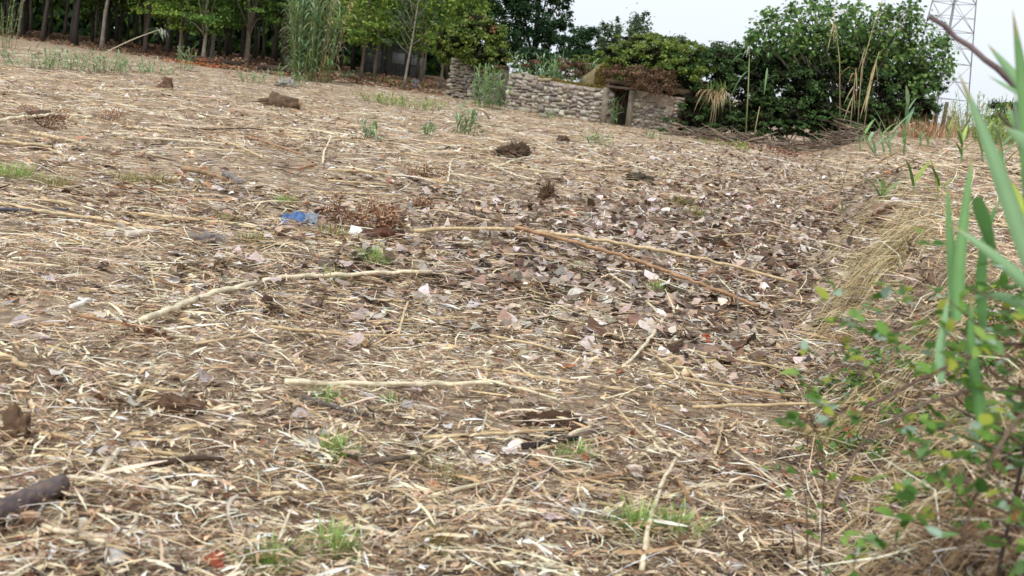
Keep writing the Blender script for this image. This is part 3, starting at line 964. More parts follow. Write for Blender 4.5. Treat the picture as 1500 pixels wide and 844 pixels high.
    # tumbled stones at the foot of the long wall
    for i, (px, py, s_) in enumerate([(768, 165, .32), (776, 158, .22), (795, 172, .2)]):
        o = bpy.data.objects.new('tumbled_stone', ROCKS[i]); COL.objects.link(o); p = G(px, py, .06); o.location = p; o.scale = (s_ * 1.4, s_, s_ * .8)
        tag(o, ['largest pale block lying at the foot of the wall', 'pale block resting behind the largest one', 'small pale stone right of the larger blocks'][i], 'stone')
ruin()


# ------------------------------------------------------------------ overgrowth on and around the ruin
def bush(name, label, blobs, n, leaf, cols, seed, cat='bush', core=S(40, 44, 28), group=None, extra=(), clump=.2, corescale=.8, K=None, stems=True):
    """blobs: (px, py, rx_px, ry_px, distance, depth_m)"""
    rg = np.random.default_rng(seed)
    c0 = P(blobs[0][0], blobs[0][1], blobs[0][4]); base = on(c0[0], c0[1])
    t = thing(name, label, cat, base, 0, group)
    bl = [(P(px, py, d) - base, (rx * mpx(d), dp, ry * mpx(d))) for px, py, rx, ry, d, dp in blobs]
    if stems:
        mb = MB()
        for c, r in bl:
            for _ in range(2):
                s = np.array([c[0] + rg.uniform(-.5, .5) * r[0], c[1], min(0, c[2])]); e = c + unit(rg.normal(size=3)) * np.array(r) * .8
                V, F = tube([s, (s + e) / 2 + rg.normal(0, .1, 3), e], [.03, .02, .008], 5); mb.add(V, F, S(96, 82, 66))
        mb.build('stems', M['bark'], t)
    mb = MB()
    crown_cloud(mb, bl, n, leaf, GREENS[cols], rg, clump=clump, shell=.72, K=K)
    for px, py, rx, ry, d, dp, nn, cc, lf in extra:
        crown_cloud(mb, [(P(px, py, d) - base, (rx * mpx(d), dp, ry * mpx(d)))], nn, lf, GREENS[cc], rg, clump=.3, shell=.3)
    # inner leaves closing the bush body; darker greens paint in its shaded interior
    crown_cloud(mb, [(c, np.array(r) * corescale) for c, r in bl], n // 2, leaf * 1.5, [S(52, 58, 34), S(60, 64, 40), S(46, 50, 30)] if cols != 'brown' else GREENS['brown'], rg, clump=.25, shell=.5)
    mb.build('foliage', M['leaf'], t)
    return t


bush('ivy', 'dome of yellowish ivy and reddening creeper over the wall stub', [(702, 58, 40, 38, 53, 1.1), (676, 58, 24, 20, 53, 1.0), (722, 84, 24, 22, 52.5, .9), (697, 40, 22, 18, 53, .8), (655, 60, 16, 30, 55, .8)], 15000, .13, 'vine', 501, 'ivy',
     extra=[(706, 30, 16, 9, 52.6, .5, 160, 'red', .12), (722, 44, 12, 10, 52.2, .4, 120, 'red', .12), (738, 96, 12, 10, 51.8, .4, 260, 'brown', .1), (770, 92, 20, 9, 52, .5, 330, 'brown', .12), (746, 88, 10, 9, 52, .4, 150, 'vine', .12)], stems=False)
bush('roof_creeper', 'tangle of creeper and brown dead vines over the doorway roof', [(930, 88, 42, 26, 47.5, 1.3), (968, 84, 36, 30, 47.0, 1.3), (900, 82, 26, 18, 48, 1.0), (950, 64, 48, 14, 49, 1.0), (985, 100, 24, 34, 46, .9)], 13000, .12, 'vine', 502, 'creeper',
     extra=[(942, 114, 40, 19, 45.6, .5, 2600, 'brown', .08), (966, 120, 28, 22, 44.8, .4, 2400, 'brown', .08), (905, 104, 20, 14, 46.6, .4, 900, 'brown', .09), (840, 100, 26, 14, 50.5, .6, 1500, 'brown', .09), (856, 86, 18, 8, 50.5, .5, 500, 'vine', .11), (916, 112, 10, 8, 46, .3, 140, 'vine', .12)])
THK = [(x_, 166, 34, 26, 45.2, .9) for x_ in range(1012, 1350, 36)] + [(x_, 186, 32, 22, 44.8, .8) for x_ in range(1000, 1260, 30)] + [(1030, 130, 48, 58, 46.5, 1.6), (1015, 90, 34, 26, 46, 1.2), (1090, 130, 50, 60, 46.5, 1.8), (1150, 128, 60, 60, 46.5, 2), (1215, 130, 60, 60, 46.5, 2), (1275, 134, 60, 58, 46.5, 2), (1335, 138, 46, 46, 46.5, 1.8), (1045, 88, 36, 20, 46.4, 1.2), (1082, 90, 34, 20, 46.6, 1.2), (1110, 95, 60, 26, 47, 1.4), (1200, 85, 60, 30, 47, 1.4), (1290, 85, 60, 34, 47, 1.4)]
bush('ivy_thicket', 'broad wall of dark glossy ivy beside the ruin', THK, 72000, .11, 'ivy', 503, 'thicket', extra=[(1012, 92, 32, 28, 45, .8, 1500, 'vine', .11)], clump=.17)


def fig_leaf_mesh():
    a = np.array([[0, -.5], [.1, -.28], [.34, -.32], [.3, -.05], [.46, .12], [.2, .14], [.16, .3], [0, .5], [-.16, .3], [-.2, .14], [-.46, .12], [-.3, -.05], [-.34, -.32], [-.1, -.28]])
    return a


def fig_tree():
    rg = np.random.default_rng(504)
    blobs = [(1130, 50, 34, 30), (1175, 36, 44, 26), (1225, 34, 46, 28), (1275, 42, 50, 32), (1330, 48, 46, 32), (1362, 92, 32, 40), (1300, 80, 60, 34), (1230, 70, 56, 28), (1170, 62, 50, 24), (1345, 128, 30, 24)]
    blobs += [(1106, 52, 12, 10), (1128, 22, 12, 10), (1160, 14, 14, 10), (1205, 10, 12, 12), (1252, 12, 14, 10), (1300, 16, 14, 12), (1335, 8, 12, 10), (1378, 60, 12, 16), (1386, 100, 12, 14), (1098, 60, 8, 8), (1188, 4, 8, 8), (1330, 24, 20, 14)]
    d0 = 45.5
    base = on(*P(1250, 180, 47)[:2])
    t = thing('fig_tree', 'fig tree with large lobed leaves rising over the ivy thicket', 'tree', base)
    mb = MB(); cs = []
    for px, py, rx, ry in blobs:
        c = P(px, py, d0 + rg.uniform(-.4, .8)) - base; cs.append((c, rx * mpx(d0), ry * mpx(d0)))
        s = np.array([rg.uniform(-1, 1), 0, 0])
        for _ in range(3):
            e = c + unit(rg.normal(size=3)) * np.array([rx, 12, ry]) * mpx(d0) * .9
            V, F = tube([s, (s + e) / 2 + rg.normal(0, .2, 3) + [0, 0, .2], e], [.06, .035, .012], 5); mb.add(V, F, S(150, 144, 132))
    mb.build('trunk', M['bark'], t, True)
    out = fig_leaf_mesh(); K = len(out); mb = MB()
    for c, rx, rz in cs:
        n = int(440 * rx * rz / .9) + 32
        dd = unit(rg.normal(size=(n, 3))) * (rg.random((n, 1)) ** .45) * rg.uniform(.8, 1.25, (n, 1))
        p = c + dd * [rx * 1.1, 1.1, rz * 1.12]
        N = unit(rg.normal(0, .6, (n, 3)) + dd * .5 + [0, -.35, .6])
        tt = unit(np.cross(N, rg.normal(size=(n, 3)))); bb = np.cross(N, tt)
        L = rg.uniform(.12, .23, n)[:, None, None]
        V = p[:, None] + L * (out[None, :, :1] * bb[:, None] + out[None, :, 1:] * tt[:, None] + ((out[:, :1] ** 2) * -.5)[None] * N[:, None])
        V = np.concatenate([V, p[:, None]], 1)
        j = np.arange(K); F = np.stack([j, (j + 1) % K, np.full(K, K)], -1)
        F = (np.arange(n)[:, None, None] * (K + 1) + F[None]).reshape(-1, 3)
        mb.add(V.reshape(-1, 3), F, np.repeat(pal(GREENS['fig'], n, rg, .16), K + 1, 0))
    mb.build('crown', M['leaf'], t)
fig_tree()


# single reeds and dry canes standing against the thicket
def standing_cane(label, pts, d, r, leaves_at, dry, seed, L=.7, W=.06):
    rg = np.random.default_rng(seed)
    w = [P(px, py, d) for px, py in pts]; base = on(w[0][0], w[0][1])
    t = thing('standing_reed', label, 'reed', base, 0, 'lone reeds against the thicket')
    w[0] = base - [0, 0, .05]
    V, F = tube(np.array(w) - base, np.linspace(r, r * .4, len(w)), 6)
    MB().add(V, F, S(186, 172, 130) if dry else S(150, 160, 104)).build('culm', M['cane'], t, True)
    mb = MB()
    for (px, py, dx, dz, dr) in leaves_at:
        blade(mb, P(px, py, d - .02) - base, (dx, -.15, dz), L * rg.uniform(.8, 1.2), W * rg.uniform(.8, 1.1), dr, [S(200, 184, 148), S(182, 156, 118)] if dry else GREENS['reed'] + [S(176, 190, 160)], rg, 5)
    mb.build('leaves', M['reed'], t)


standing_cane('single pale reed with drooping leaves before the ivy wall', [(1095, 188), (1096, 130), (1098, 75)], 44.2, .03, [(1097, 82, -.5, .3, 1.0), (1097, 84, .4, .6, .9), (1097, 80, -.3, .8, 1.2), (1096, 104, -.3, -.2, 1.0), (1097, 78, .8, .5, .9), (1098, 74, -.1, .6, 1.4), (1124, 84, .0, .5, 1.0), (1124, 100, .0, -.8, .4)], False, 611, .75, .085)
standing_cane('bent bare reed stub beside the single pale reed', [(1106, 186), (1110, 170), (1113, 156)], 44, .025, [(1112, 160, .2, .2, .3)], True, 612, .2, .03)
standing_cane('half dry reed with hanging brown leaves on the thicket', [(1246, 190), (1250, 140), (1254, 100)], 44, .022, [(1253, 104, -.6, .5, 1.0), (1254, 106, .1, -.6, .3), (1252, 125, -.4, -.6, .5), (1252, 130, .3, -.8, .4), (1250, 140, -.3, -.9, .4), (1253, 112, -.2, .4, 1.4), (1251, 136, .2, -.9, .3)], True, 613, .7, .07)
standing_cane('taller reed with long dry leaf strips on the thicket', [(1266, 190), (1276, 110), (1288, 76)], 44, .022, [(1284, 88, -.1, -.9, .2), (1280, 104, -.2, -.9, .2), (1276, 120, -.1, -1, .1), (1283, 90, .2, -.8, .3), (1286, 82, .2, .5, .8), (1274, 128, -.2, -.9, .2)], True, 614, .95, .07)
standing_cane('tall dry plumed cane rising past the fig tree', [(1258, 188), (1262, 100), (1282, 30), (1296, -14)], 44.3, .02, [(1264, 80, .1, -.9, .2), (1276, 46, .4, .7, .6), (1280, 34, -.4, .7, .7), (1284, 26, .5, .8, .6), (1268, 70, -.2, -.9, .2), (1290, 8, .2, .9, .4), (1272, 56, .3, .7, .7)], True, 615, .8, .045)
standing_cane('second thin dry cane rising above the fig tree', [(1235, 188), (1230, 90), (1222, 20), (1226, -10)], 44.4, .018, [(1222, 26, .2, -.8, .3), (1222, 22, .1, -.8, .3), (1224, 8, .1, .9, .2), (1221, 34, -.1, -.9, .2)], True, 616, .8, .045)


def dry_tuft():
    rg = np.random.default_rng(620); d = 44.4
    b = P(1050, 136, d); base = on(b[0], b[1])
    t = thing('dry_reed_tuft', 'drooping tuft of straw coloured leaves with green top on the ivy', 'reed tuft', base)
    mb = MB()
    for s in (-.12, 0, .1):
        V, F = tube([(s, 0, -.05), (s * .5, 0, (b - base)[2])], [.018, .012], 5); mb.add(V, F, S(150, 138, 104))
    mb.build('culms', M['cane'], t, True)
    mb = MB()
    for i in range(130):
        a = rg.uniform(0, 6.28)
        blade(mb, b - base + rg.normal(0, [.2, .08, .08]), (math.cos(a), math.sin(a) * .6 - .2, rg.uniform(-.2, .9)), rg.uniform(.35, .6), .035, rg.uniform(.8, 1.7), [S(200, 186, 148), S(178, 156, 118), S(160, 138, 100)], rg, 4)
    for i in range(22):
        blade(mb, b - base + rg.normal(0, [.25, .08, .05]), (rg.normal(0, .6), -.1, 1), rg.uniform(.4, .65), .05, .15, [S(150, 176, 96), S(128, 156, 84)], rg, 4)
    mb.build('leaves', M['reed'], t)
dry_tuft()


def brush_heap(label, spots, n, seed, cols):
    rg = np.random.default_rng(seed); mb = MB()
    for px, py, rx, hz in spots:
        g = at_ground(px, 42.8)
        for _ in range(n):
            q = g + np.array([rg.normal(0, rx * .5), rg.normal(0, .5), abs(rg.normal(0, hz * .3))])
            L = rg.uniform(.3, 1.1); a = rg.normal(0, .5) + (math.pi if rg.random() < .5 else 0)
            e = q + np.array([math.cos(a), math.sin(a) * .7, rg.normal(.05, .22)]) * L
            V, F = tube([q, (q + e) / 2 + rg.normal(0, .05, 3), e], [.022, .016, .008], 4, False)
            mb.add(V, F, pal(cols, 1, rg)[0])
    return tag(mb.build('brush_heap', M['bark']), label, 'brush heap', kind='stuff')


BR = [S(126, 110, 96), S(104, 88, 76), S(150, 132, 114), S(88, 74, 64)]
brush_heap('long low heap of cut grey twigs along the ivy wall', [(1020, 196, 1.0, .35), (1065, 198, 1.0, .3), (1110, 198, 1.0, .22), (1160, 198, 1.0, .25), (1215, 196, 1.0, .35), (1250, 192, .8, .4)], 130, 630, BR)
brush_heap('upright tangle of thin brown vine stems against the ivy', [(1240, 190, .5, 1.3)], 90, 631, BR)


def dry_grass_clump():
    rg = np.random.default_rng(640); d = 42; base = at_ground(1352, d)
    t = thing('dry_grass_clump', 'russet dry grass clump at the end of the ivy thicket', 'grass', base)
    mb = MB()
    for i in range(420):
        q = np.array([rg.normal(0, .6), rg.normal(0, .4), 0])
        blade(mb, q, (rg.normal(0, .35), rg.normal(0, .3), 1), rg.uniform(.5, 1.3), .02, rg.uniform(.1, .5), [S(170, 130, 98), S(150, 108, 80), S(186, 156, 120)], rg, 4)
    mb.build('blades', M['straw'], t)['kind'] = 'stuff'
dry_grass_clump()
for i, (px, d, n, h, sp, lab) in enumerate([(1445, 44, 36, 2.0, 1.3, 'bushy green reeds below the pylon'), (1418, 46, 16, 1.6, .8, 'slimmer reeds directly under the pylon legs'), (1462, 38, 18, 1.3, .8, 'low bushy reeds in front of the far dark tree')]):
    reed_plant('giant_reed', lab, at_ground(px, d), n, h, sp, 650 + i, 12, .4, .03, 'bright', hmin=.5)
for i, (px, d, n, h, sp, lab) in enumerate([(1400, 60, 30, 1.9, 1.6, 'dry reed bed behind the weathered posts'), (1440, 64, 40, 1.8, 2.0, 'far green reeds under the open sky'), (1480, 60, 40, 1.7, 2.0, 'reed bed before the far dark trees'), (1380, 52, 16, 1.2, .8, 'yellowing reeds at the end of the thicket'), (1520, 52, 30, 1.5, 1.5, 'reeds at the right picture edge below the branch')]):
    reed_plant('giant_reed', lab, at_ground(px, d), n, h, sp, 660 + i, 12, .45, .035, 'bright', hmin=.5, dry=.55 if i in (0, 3) else .2)
for i, px in enumerate((1366, 1377, 1384)):
    p = at_ground(px, 48 + i); h = [1.1, 1.5, .9][i]
    V, F = tube([(0, 0, -.2), (.02, 0, h * .5), (.03 * i, 0, h)], [.09, .085, .08], 7, True, .1)
    o = MB().add(V, F, S(104, 92, 82)).build('fence_post', M['wood'], None, True, p)
    tag(o, ['short weathered post closest to the thicket', 'tallest weathered post below the pylon', 'stubby weathered post right of the tall one'][i], 'post', 'weathered posts beside the thicket')


# ------------------------------------------------------------------ pylon
def pylon():
    d = 130; c = P(1393, 100, d); base = on(c[0] - .9, d); yaw = R(28)
    t = thing('pylon', 'steel lattice electricity pylon behind the thicket', 'pylon', base, yaw)
    def half(z): return 2.55 - z * .067 if z < 27 else .74
    cor = [(-1, -1), (1, -1), (1, 1), (-1, 1)]
    def bar(mb, a, b, r): V, F = tube([a, b], r, 4); mb.add(V, F, S(172, 176, 182))
    for sx, sy in cor:
        mb = MB(); pts = [(sx * half(z), sy * half(z), z) for z in (-.3, 27, 36)]
        V, F = tube(pts, .085, 4); mb.add(V, F, S(156, 160, 166)); mb.build('leg', M['steel'], t)
    zs = [0, 4.2, 8, 11.4, 14.4, 17, 19.4, 21.6, 23.6, 25.4, 27, 28.8, 30.6, 32.4, 34.2, 36]
    for f in range(4):
        mb = MB(); (ax, ay), (bx, by) = cor[f], cor[(f + 1) % 4]
        for z0, z1 in zip(zs[:-1], zs[1:]):
            h0, h1 = half(z0), half(z1)
            bar(mb, (ax * h0, ay * h0, z0), (bx * h1, by * h1, z1), .04); bar(mb, (bx * h0, by * h0, z0), (ax * h1, ay * h1, z1), .04)
            bar(mb, (ax * h1, ay * h1, z1), (bx * h1, by * h1, z1), .04)
            zm = (z0 + z1) / 2; hm = half(zm)
            if z0 < 17: bar(mb, (ax * hm, ay * hm, zm), ((ax + bx) / 2 * hm, (ay + by) / 2 * hm, zm), .03); bar(mb, (bx * hm, by * hm, zm), ((ax + bx) / 2 * hm, (ay + by) / 2 * hm, zm), .03)
        mb.build('bracing', M['steel'], t)
    for z in (27.5, 31.5, 35.5):
        for s in (-1, 1):
            mb = MB()
            for y in (-.8, .8):
                bar(mb, (s * .8, y, z), (s * 5, 0, z + .3), .07); bar(mb, (s * .8, y, z + 1.4), (s * 5, 0, z + .3), .07)
            mb.build('cross_arm', M['steel'], t)
pylon()


# ------------------------------------------------------------------ things in the wood
def shed():
    d = 78; g = at_ground(572, d)
    t = thing('shed', 'grey panelled shed half hidden behind the trees', 'shed', g)
    MB().add(*box((0, 1.5, 1.0), (4.0, 2.6, 2.0)), S(112, 112, 108)).build('wall', M['plaster'], t)
    MB().add(*box((0, 1.5, 2.06), (4.4, 3.0, .1)), S(110, 108, 106)).build('roof', M['steel'], t)
    MB().add(*box((-1.2, .17, .9), (.9, .06, 1.5)), S(120, 122, 120)).build('door', M['plaster'], t)
    for x in (.4, 1.6): MB().add(*box((x, .17, 1.15), (.8, .06, .7)), S(180, 184, 182)).build('panel', M['steel'], t)
shed()
def post_board():
    p = at_ground(608, 58)
    o = MB().add(*box((0, 0, .22), (.34, .05, .55)), S(96, 100, 110)).build('board', M['wood'], None, False, p)
    tag(o, 'small dark board standing in the grass near the sapling', 'board')
post_board()
for i, (px, py, L, r, lab) in enumerate([(410, 100, 2.2, .17, 'dark log lying beside the foot of the tall reeds'), (312, 84, 2.6, .17, 'long dark log behind the orange litter'), (330, 88, 1.6, .13, 'shorter dark log stacked before the long one')]):
    p = at_ground(px, 58 + 2 * (i > 0))
    V, F = tube([(-L / 2, 0, r), (0, .05, r * 1.1), (L / 2, 0, r)], [r, r * 1.05, r * .9], 9, True, .08)
    tag(MB().add(V, F, S(66, 54, 46)).build('log', M['bark'], None, True, p), lab, 'log', 'dark logs at the wood edge')
# orange patch of fresh needles/leaves at the wood edge and a rusty patch in the field
def leaf_patch(name, label, px, py, rx, ry, n, cols, seed, size=.12):
    rg = np.random.default_rng(seed); g = G(px, py) if py > 95 else at_ground(px, 55)
    x = g[0] + rg.normal(0, rx, n); y = g[1] + rg.normal(0, ry, n)
    p = np.stack([x, y, H(x, y) + .03 + .1 * rg.random(n) ** 2], -1)
    V, F, m = leaf_shapes(p, unit(np.c_[rg.normal(0, .5, (n, 2)), np.ones(n)]), rg.uniform(.6, 1.3, n) * size, rg)
    tag(MB().add(V, F, np.repeat(pal(cols, n, rg), m, 0)).build(name, M['deadleaf']), label, 'leaf patch', kind='stuff')
leaf_patch('orange_leaf_drift', 'orange brown drift of dead leaves at the wood edge', 307, 98, .9, .7, 420, [S(182, 108, 68), S(160, 92, 58), S(196, 130, 88)], 660, .14)
leaf_patch('rusty_leaf_drift', 'rusty brown leaf drift before the brush heap', 1125, 222, .9, .8, 500, [S(142, 106, 86), S(118, 88, 70), S(166, 132, 108)], 661, .13)



# ------------------------------------------------------------------ canes, sticks and logs lying on the field
PALE, TAN, BRN, GRY, DRK = S(220, 206, 176), S(200, 177, 138), S(164, 128, 94), S(168, 158, 148), S(74, 62, 54)
CANE_RG = np.random.default_rng(700)


def cane_mesh(pts, r, col, nodes=True, jit=.03, taper=.75):
    """a jointed cane or stick through ground points"""
    pts = np.array(pts, float)
    seg = np.r_[0, np.cumsum(np.linalg.norm(np.diff(pts, axis=0), axis=1))]
    L = seg[-1]; n = max(5, min(40, int(L / .07)))
    k = np.linspace(0, L, n)
    q = np.stack([np.interp(k, seg, pts[:, i]) for i in range(3)], -1)
    for _ in range(3):
        q[1:-1] = (q[:-2] + 2 * q[1:-1] + q[2:]) / 4
    q[1:-1] += CANE_RG.normal(0, r * .25, (n - 2, 3))
    rad = r * np.linspace(1, taper, n)
    C = np.tile(col, (n, 1)) * (1 + CANE_RG.normal(0, .05, (n, 1)))
    if nodes:
        nn = np.arange(n) % 4 == 2
        rad = rad * np.where(nn, 1.16, 1); C[nn] *= .72
    V, F = tube(q, rad, 8, True, jit, CANE_RG)
    return MB().add(V, F, np.clip(np.repeat(C, 8, 0), .01, .9))


def lay(pix, r, lift=0.01):
    """ground points under photo points, as one stiff line resting on the bumps"""
    out = []
    for px, py in pix:
        v = ray(px, py); v = v / v[1]; ds = np.geomspace(1.2, 120, 2500)
        hit = np.nonzero(CAMZ + v[2] * ds < Hs(v[0] * ds, ds) + r + .03)[0]
        d = ds[hit[0]] if len(hit) else 60.0
        out.append([v[0] * d, d])
    g = np.array(out)
    seg = np.r_[0, np.cumsum(np.linalg.norm(np.diff(g, axis=0), axis=1))]
    k = np.linspace(0, seg[-1], 25)
    xy = np.stack([np.interp(k, seg, g[:, i]) for i in range(2)], -1)
    for _ in range(6): xy[1:-1] = (xy[:-2] + 2 * xy[1:-1] + xy[2:]) / 4
    h = H(xy[:, 0], xy[:, 1])
    c = np.polyfit(k, h, 2 if seg[-1] > 1 else 1); z = np.polyval(c, k)
    z = z + np.max(h - z) * .75 + r * .6 + lift
    return np.c_[xy, z]


def cane(name, label, pix, r, col, cat='cane', lift=.04, nodes=True, group=None, mat='cane', taper=.75, jit=.03):
    g = lay(pix, r, lift); b = g[0].copy()
    o = cane_mesh(g - b, r, np.array(col), nodes, jit, taper).build(name, M[mat], None, True, b)
    return tag(o, label, cat, group)


LIST = [
    ('cane', 'long bowed pale cane curving across the left middle field', [(205, 474), (300, 431), (400, 406), (520, 402), (632, 404)], .019, PALE),
    ('cane', 'longest straight cane running to the foot of the bank', [(605, 351), (740, 353), (900, 372), (1030, 388), (1170, 409)], .018, TAN),
    ('cane', 'brownish cane crossing under the longest one', [(752, 356), (890, 384), (1000, 414), (1112, 448)], .018, BRN),
    ('cane', 'pale thick cane lying level below the field centre', [(415, 589), (540, 580), (650, 574), (762, 571)], .014, PALE),
    ('cane', 'thin cane with dark joints beside the pink leaf', [(395, 503), (487, 501), (560, 490), (632, 476)], .009, TAN),
    ('cane', 'thin cane leading into the jointed one from the left', [(285, 524), (345, 516), (390, 509)], .008, TAN),
    ('cane', 'half split cane below the bowed cane', [(112, 485), (165, 491), (215, 488), (253, 471)], .011, BRN),
    ('cane', 'pale cane near the far left edge in the far field', [(-10, 178), (60, 177), (135, 178)], .028, PALE),
    ('cane', 'thick tan cane slanting down in the far left field', [(46, 190), (80, 201), (114, 214)], .03, TAN),
    ('cane', 'straight cane along the left edge below the slanting one', [(-10, 211), (76, 217)], .026, TAN),
    ('cane', 'short cane in the far field before the stump', [(186, 187), (215, 192), (243, 199)], .024, TAN),
    ('cane', 'pale cane beneath the upright root stump', [(138, 133), (178, 132), (216, 135)], .03, PALE),
    ('stick', 'long dark bent stick in the left far field', [(245, 190), (300, 189), (346, 186), (384, 191)], .016, DRK),
    ('cane', 'long tan cane from the left edge past the grey log pieces', [(-10, 299), (70, 309), (150, 316), (266, 338)], .018, TAN),
    ('cane', 'tan cane running right from the grey log pieces', [(203, 310), (290, 320), (384, 331)], .017, TAN),
    ('cane', 'short cane above the dark blue stick', [(61, 287), (117, 299)], .018, TAN),
    ('stick', 'blackened stick at the left edge of the middle field', [(-10, 311), (40, 307), (103, 303)], .017, S(94, 94, 98)),
    ('cane', 'cane slanting right in the upper left field', [(312, 210), (345, 221), (384, 234)], .02, TAN),
    ('cane', 'cane slanting down below the dark bent stick', [(360, 204), (400, 219), (445, 233)], .02, BRN),
    ('cane', 'level golden cane in the middle far field', [(479, 259), (570, 264), (661, 276)], .017, TAN),
    ('stick', 'white curved stick standing out above the golden cane', [(472, 249), (474, 228), (485, 206)], .016, PALE),
    ('stick', 'dark stick at the end of the golden cane', [(598, 274), (640, 287)], .018, DRK),
    ('cane', 'bent pale cane making a right angle in the middle field', [(655, 276), (661, 232), (686, 230)], .014, PALE),
    ('cane', 'short cane left of the blue rag', [(358, 327), (421, 338)], .016, PALE),
    ('cane', 'cane in the far field left of the leaf drift', [(840, 239), (899, 250)], .02, TAN),
    ('cane', 'pale cane across the far leaf drift', [(1016, 233), (1082, 248)], .02, PALE),
    ('cane', 'cane sloping down from the dark root clod', [(718, 242), (785, 267)], .018, PALE),
    ('cane', 'cane sloping up past the dark root clod', [(726, 245), (798, 230)], .018, PALE),
    ('cane', 'long cane on the bank rising to the young reeds', [(1116, 283), (1216, 262), (1298, 241)], .019, TAN),
    ('cane', 'short level cane on the bank by the folded reed', [(1216, 276), (1340, 267)], .015, TAN),
    ('stick', 'dark thin twig slanting over the foot of the bank', [(1137, 378), (1210, 344), (1288, 303)], .008, DRK),
    ('cane', 'thin cane slanting up the foot of the bank', [(1114, 392), (1232, 367)], .008, PALE),
    ('cane', 'cane slanting down the bank face', [(1277, 316), (1332, 368)], .007, TAN),
    ('cane', 'upper arm of the broken cane right of the centre', [(893, 401), (930, 427), (965, 457)], .011, PALE),
    ('cane', 'lower arm of the broken cane right of the centre', [(970, 469), (942, 506), (911, 548)], .012, PALE),
    ('cane', 'thin cane falling from the centre to the right', [(718, 488), (809, 514), (862, 543)], .008, TAN),
    ('cane', 'tan cane right of the broken cane', [(961, 518), (995, 540), (1029, 563)], .009, TAN),
    ('cane', 'long thin cane below the broken cane', [(700, 569), (760, 584), (818, 604)], .008, PALE),
    ('stick', 'grey stick lying below the thick level cane', [(440, 601), (490, 614), (538, 622)], .011, S(96, 88, 82)),
    ('stick', 'short dark stick in the near centre', [(537, 689), (570, 682), (598, 676)], .014, S(104, 90, 78)),
    ('stick', 'black charred stick right of the white leaf', [(765, 655), (800, 652), (845, 648)], .016, S(52, 46, 44)),
    ('cane', 'thin cane slanting from the white leaf', [(744, 638), (790, 668), (826, 700)], .006, PALE),
    ('cane', 'short pale splinter pointing up in the near left centre', [(407, 786), (430, 738)], .006, PALE),
    ('cane', 'curved thin cane in the near right centre', [(778, 667), (832, 701), (906, 714)], .006, TAN),
    ('cane', 'slanting cane above the tangled stalk', [(896, 598), (941, 648)], .007, TAN),
    ('cane', 'pale cane joining the tangled stalk', [(940, 627), (996, 674)], .008, PALE),
    ('cane', 'tangled crumpled stalk standing near the green tuft', [(942, 822), (950, 768), (972, 706), (990, 676)], .010, PALE),
    ('cane', 'cane crossing the tangled stalk', [(989, 699), (1033, 761)], .010, BRN),
    ('cane', 'pale cane near the bramble foot', [(1076, 634), (1115, 651), (1160, 670)], .007, PALE),
    ('cane', 'tan cane right of the tangled stalk', [(1022, 712), (1096, 742)], .009, TAN),
    ('cane', 'short cane leaning over the green tuft', [(970, 735), (1024, 706)], .008, TAN),
    ('cane', 'thick tan cane at the bottom under the bramble', [(1125, 842), (1165, 812), (1206, 782)], .014, TAN),
    ('cane', 'flat white splinter in the near left field', [(142, 719), (158, 693), (174, 668)], .011, S(232, 222, 200)),
    ('cane', 'thin curved cane in the lower left corner', [(62, 790), (105, 806), (152, 824)], .009, PALE),
    ('cane', 'thin cane left of the flat splinter', [(68, 701), (152, 686)], .006, TAN),
    ('stick', 'dark rotten bark strip in the near left field', [(218, 680), (270, 676), (332, 678)], .016, S(82, 66, 54)),
    ('stick', 'short white stub beside the bowed cane', [(104, 463), (133, 450)], .016, S(236, 230, 220)),
    ('cane', 'short cane above the dark bark block', [(206, 558), (250, 545)], .008, PALE),
    ('cane', 'pale cane at the left edge below the half split cane', [(-8, 540), (40, 552)], .016, TAN),
    ('stick', 'pale barked log piece lying in front of the forked ones', [(184, 351), (206, 350), (228, 350)], .032, S(206, 192, 176)),
    ('stick', 'grey forked log piece behind the pale one', [(176, 338), (200, 346), (216, 352)], .028, S(140, 130, 122)),
    ('stick', 'short grey log piece angled over the others', [(172, 323), (186, 329), (198, 334)], .026, S(150, 138, 126)),
    ('stick', 'brown branch end in the upper left field', [(266, 250), (296, 254), (330, 262)], .034, S(150, 126, 98)),
    ('stick', 'grey stone like log end right of the brown branch', [(330, 256), (342, 261), (353, 268)], .045, S(124, 118, 112)),
    ('cane', 'tan stalk lying against the foot of the bank', [(1040, 345), (1100, 346), (1160, 350)], .013, TAN),
    ('stick', 'slim dark stick in the far right field by the brush heap', [(1142, 196), (1157, 216)], .03, S(90, 78, 70)),
    ('stick', 'second slim dark stick near the brush heap', [(1190, 205), (1206, 216)], .022, S(110, 98, 88)),
    ('cane', 'large pale cane at the lower right corner', [(1388, 842), (1440, 800), (1505, 738)], .013, TAN),
    ('cane', 'pale split cane in the right corner above the large one', [(1440, 644), (1505, 618)], .012, PALE),
    ('cane', 'wide tan cane stem at the bottom right edge', [(1450, 842), (1480, 812), (1510, 775)], .014, TAN),
]
for nm, lab, pix, r, col in LIST:
    cane('dry_cane' if nm == 'cane' else 'dead_stick', lab, pix, r, col, nm, lift=.085 if ('longest straight' in lab or 'brownish cane' in lab) else .055 if 'broken cane' in lab else .04, nodes=(nm == 'cane'), mat='cane' if nm == 'cane' else 'wood')

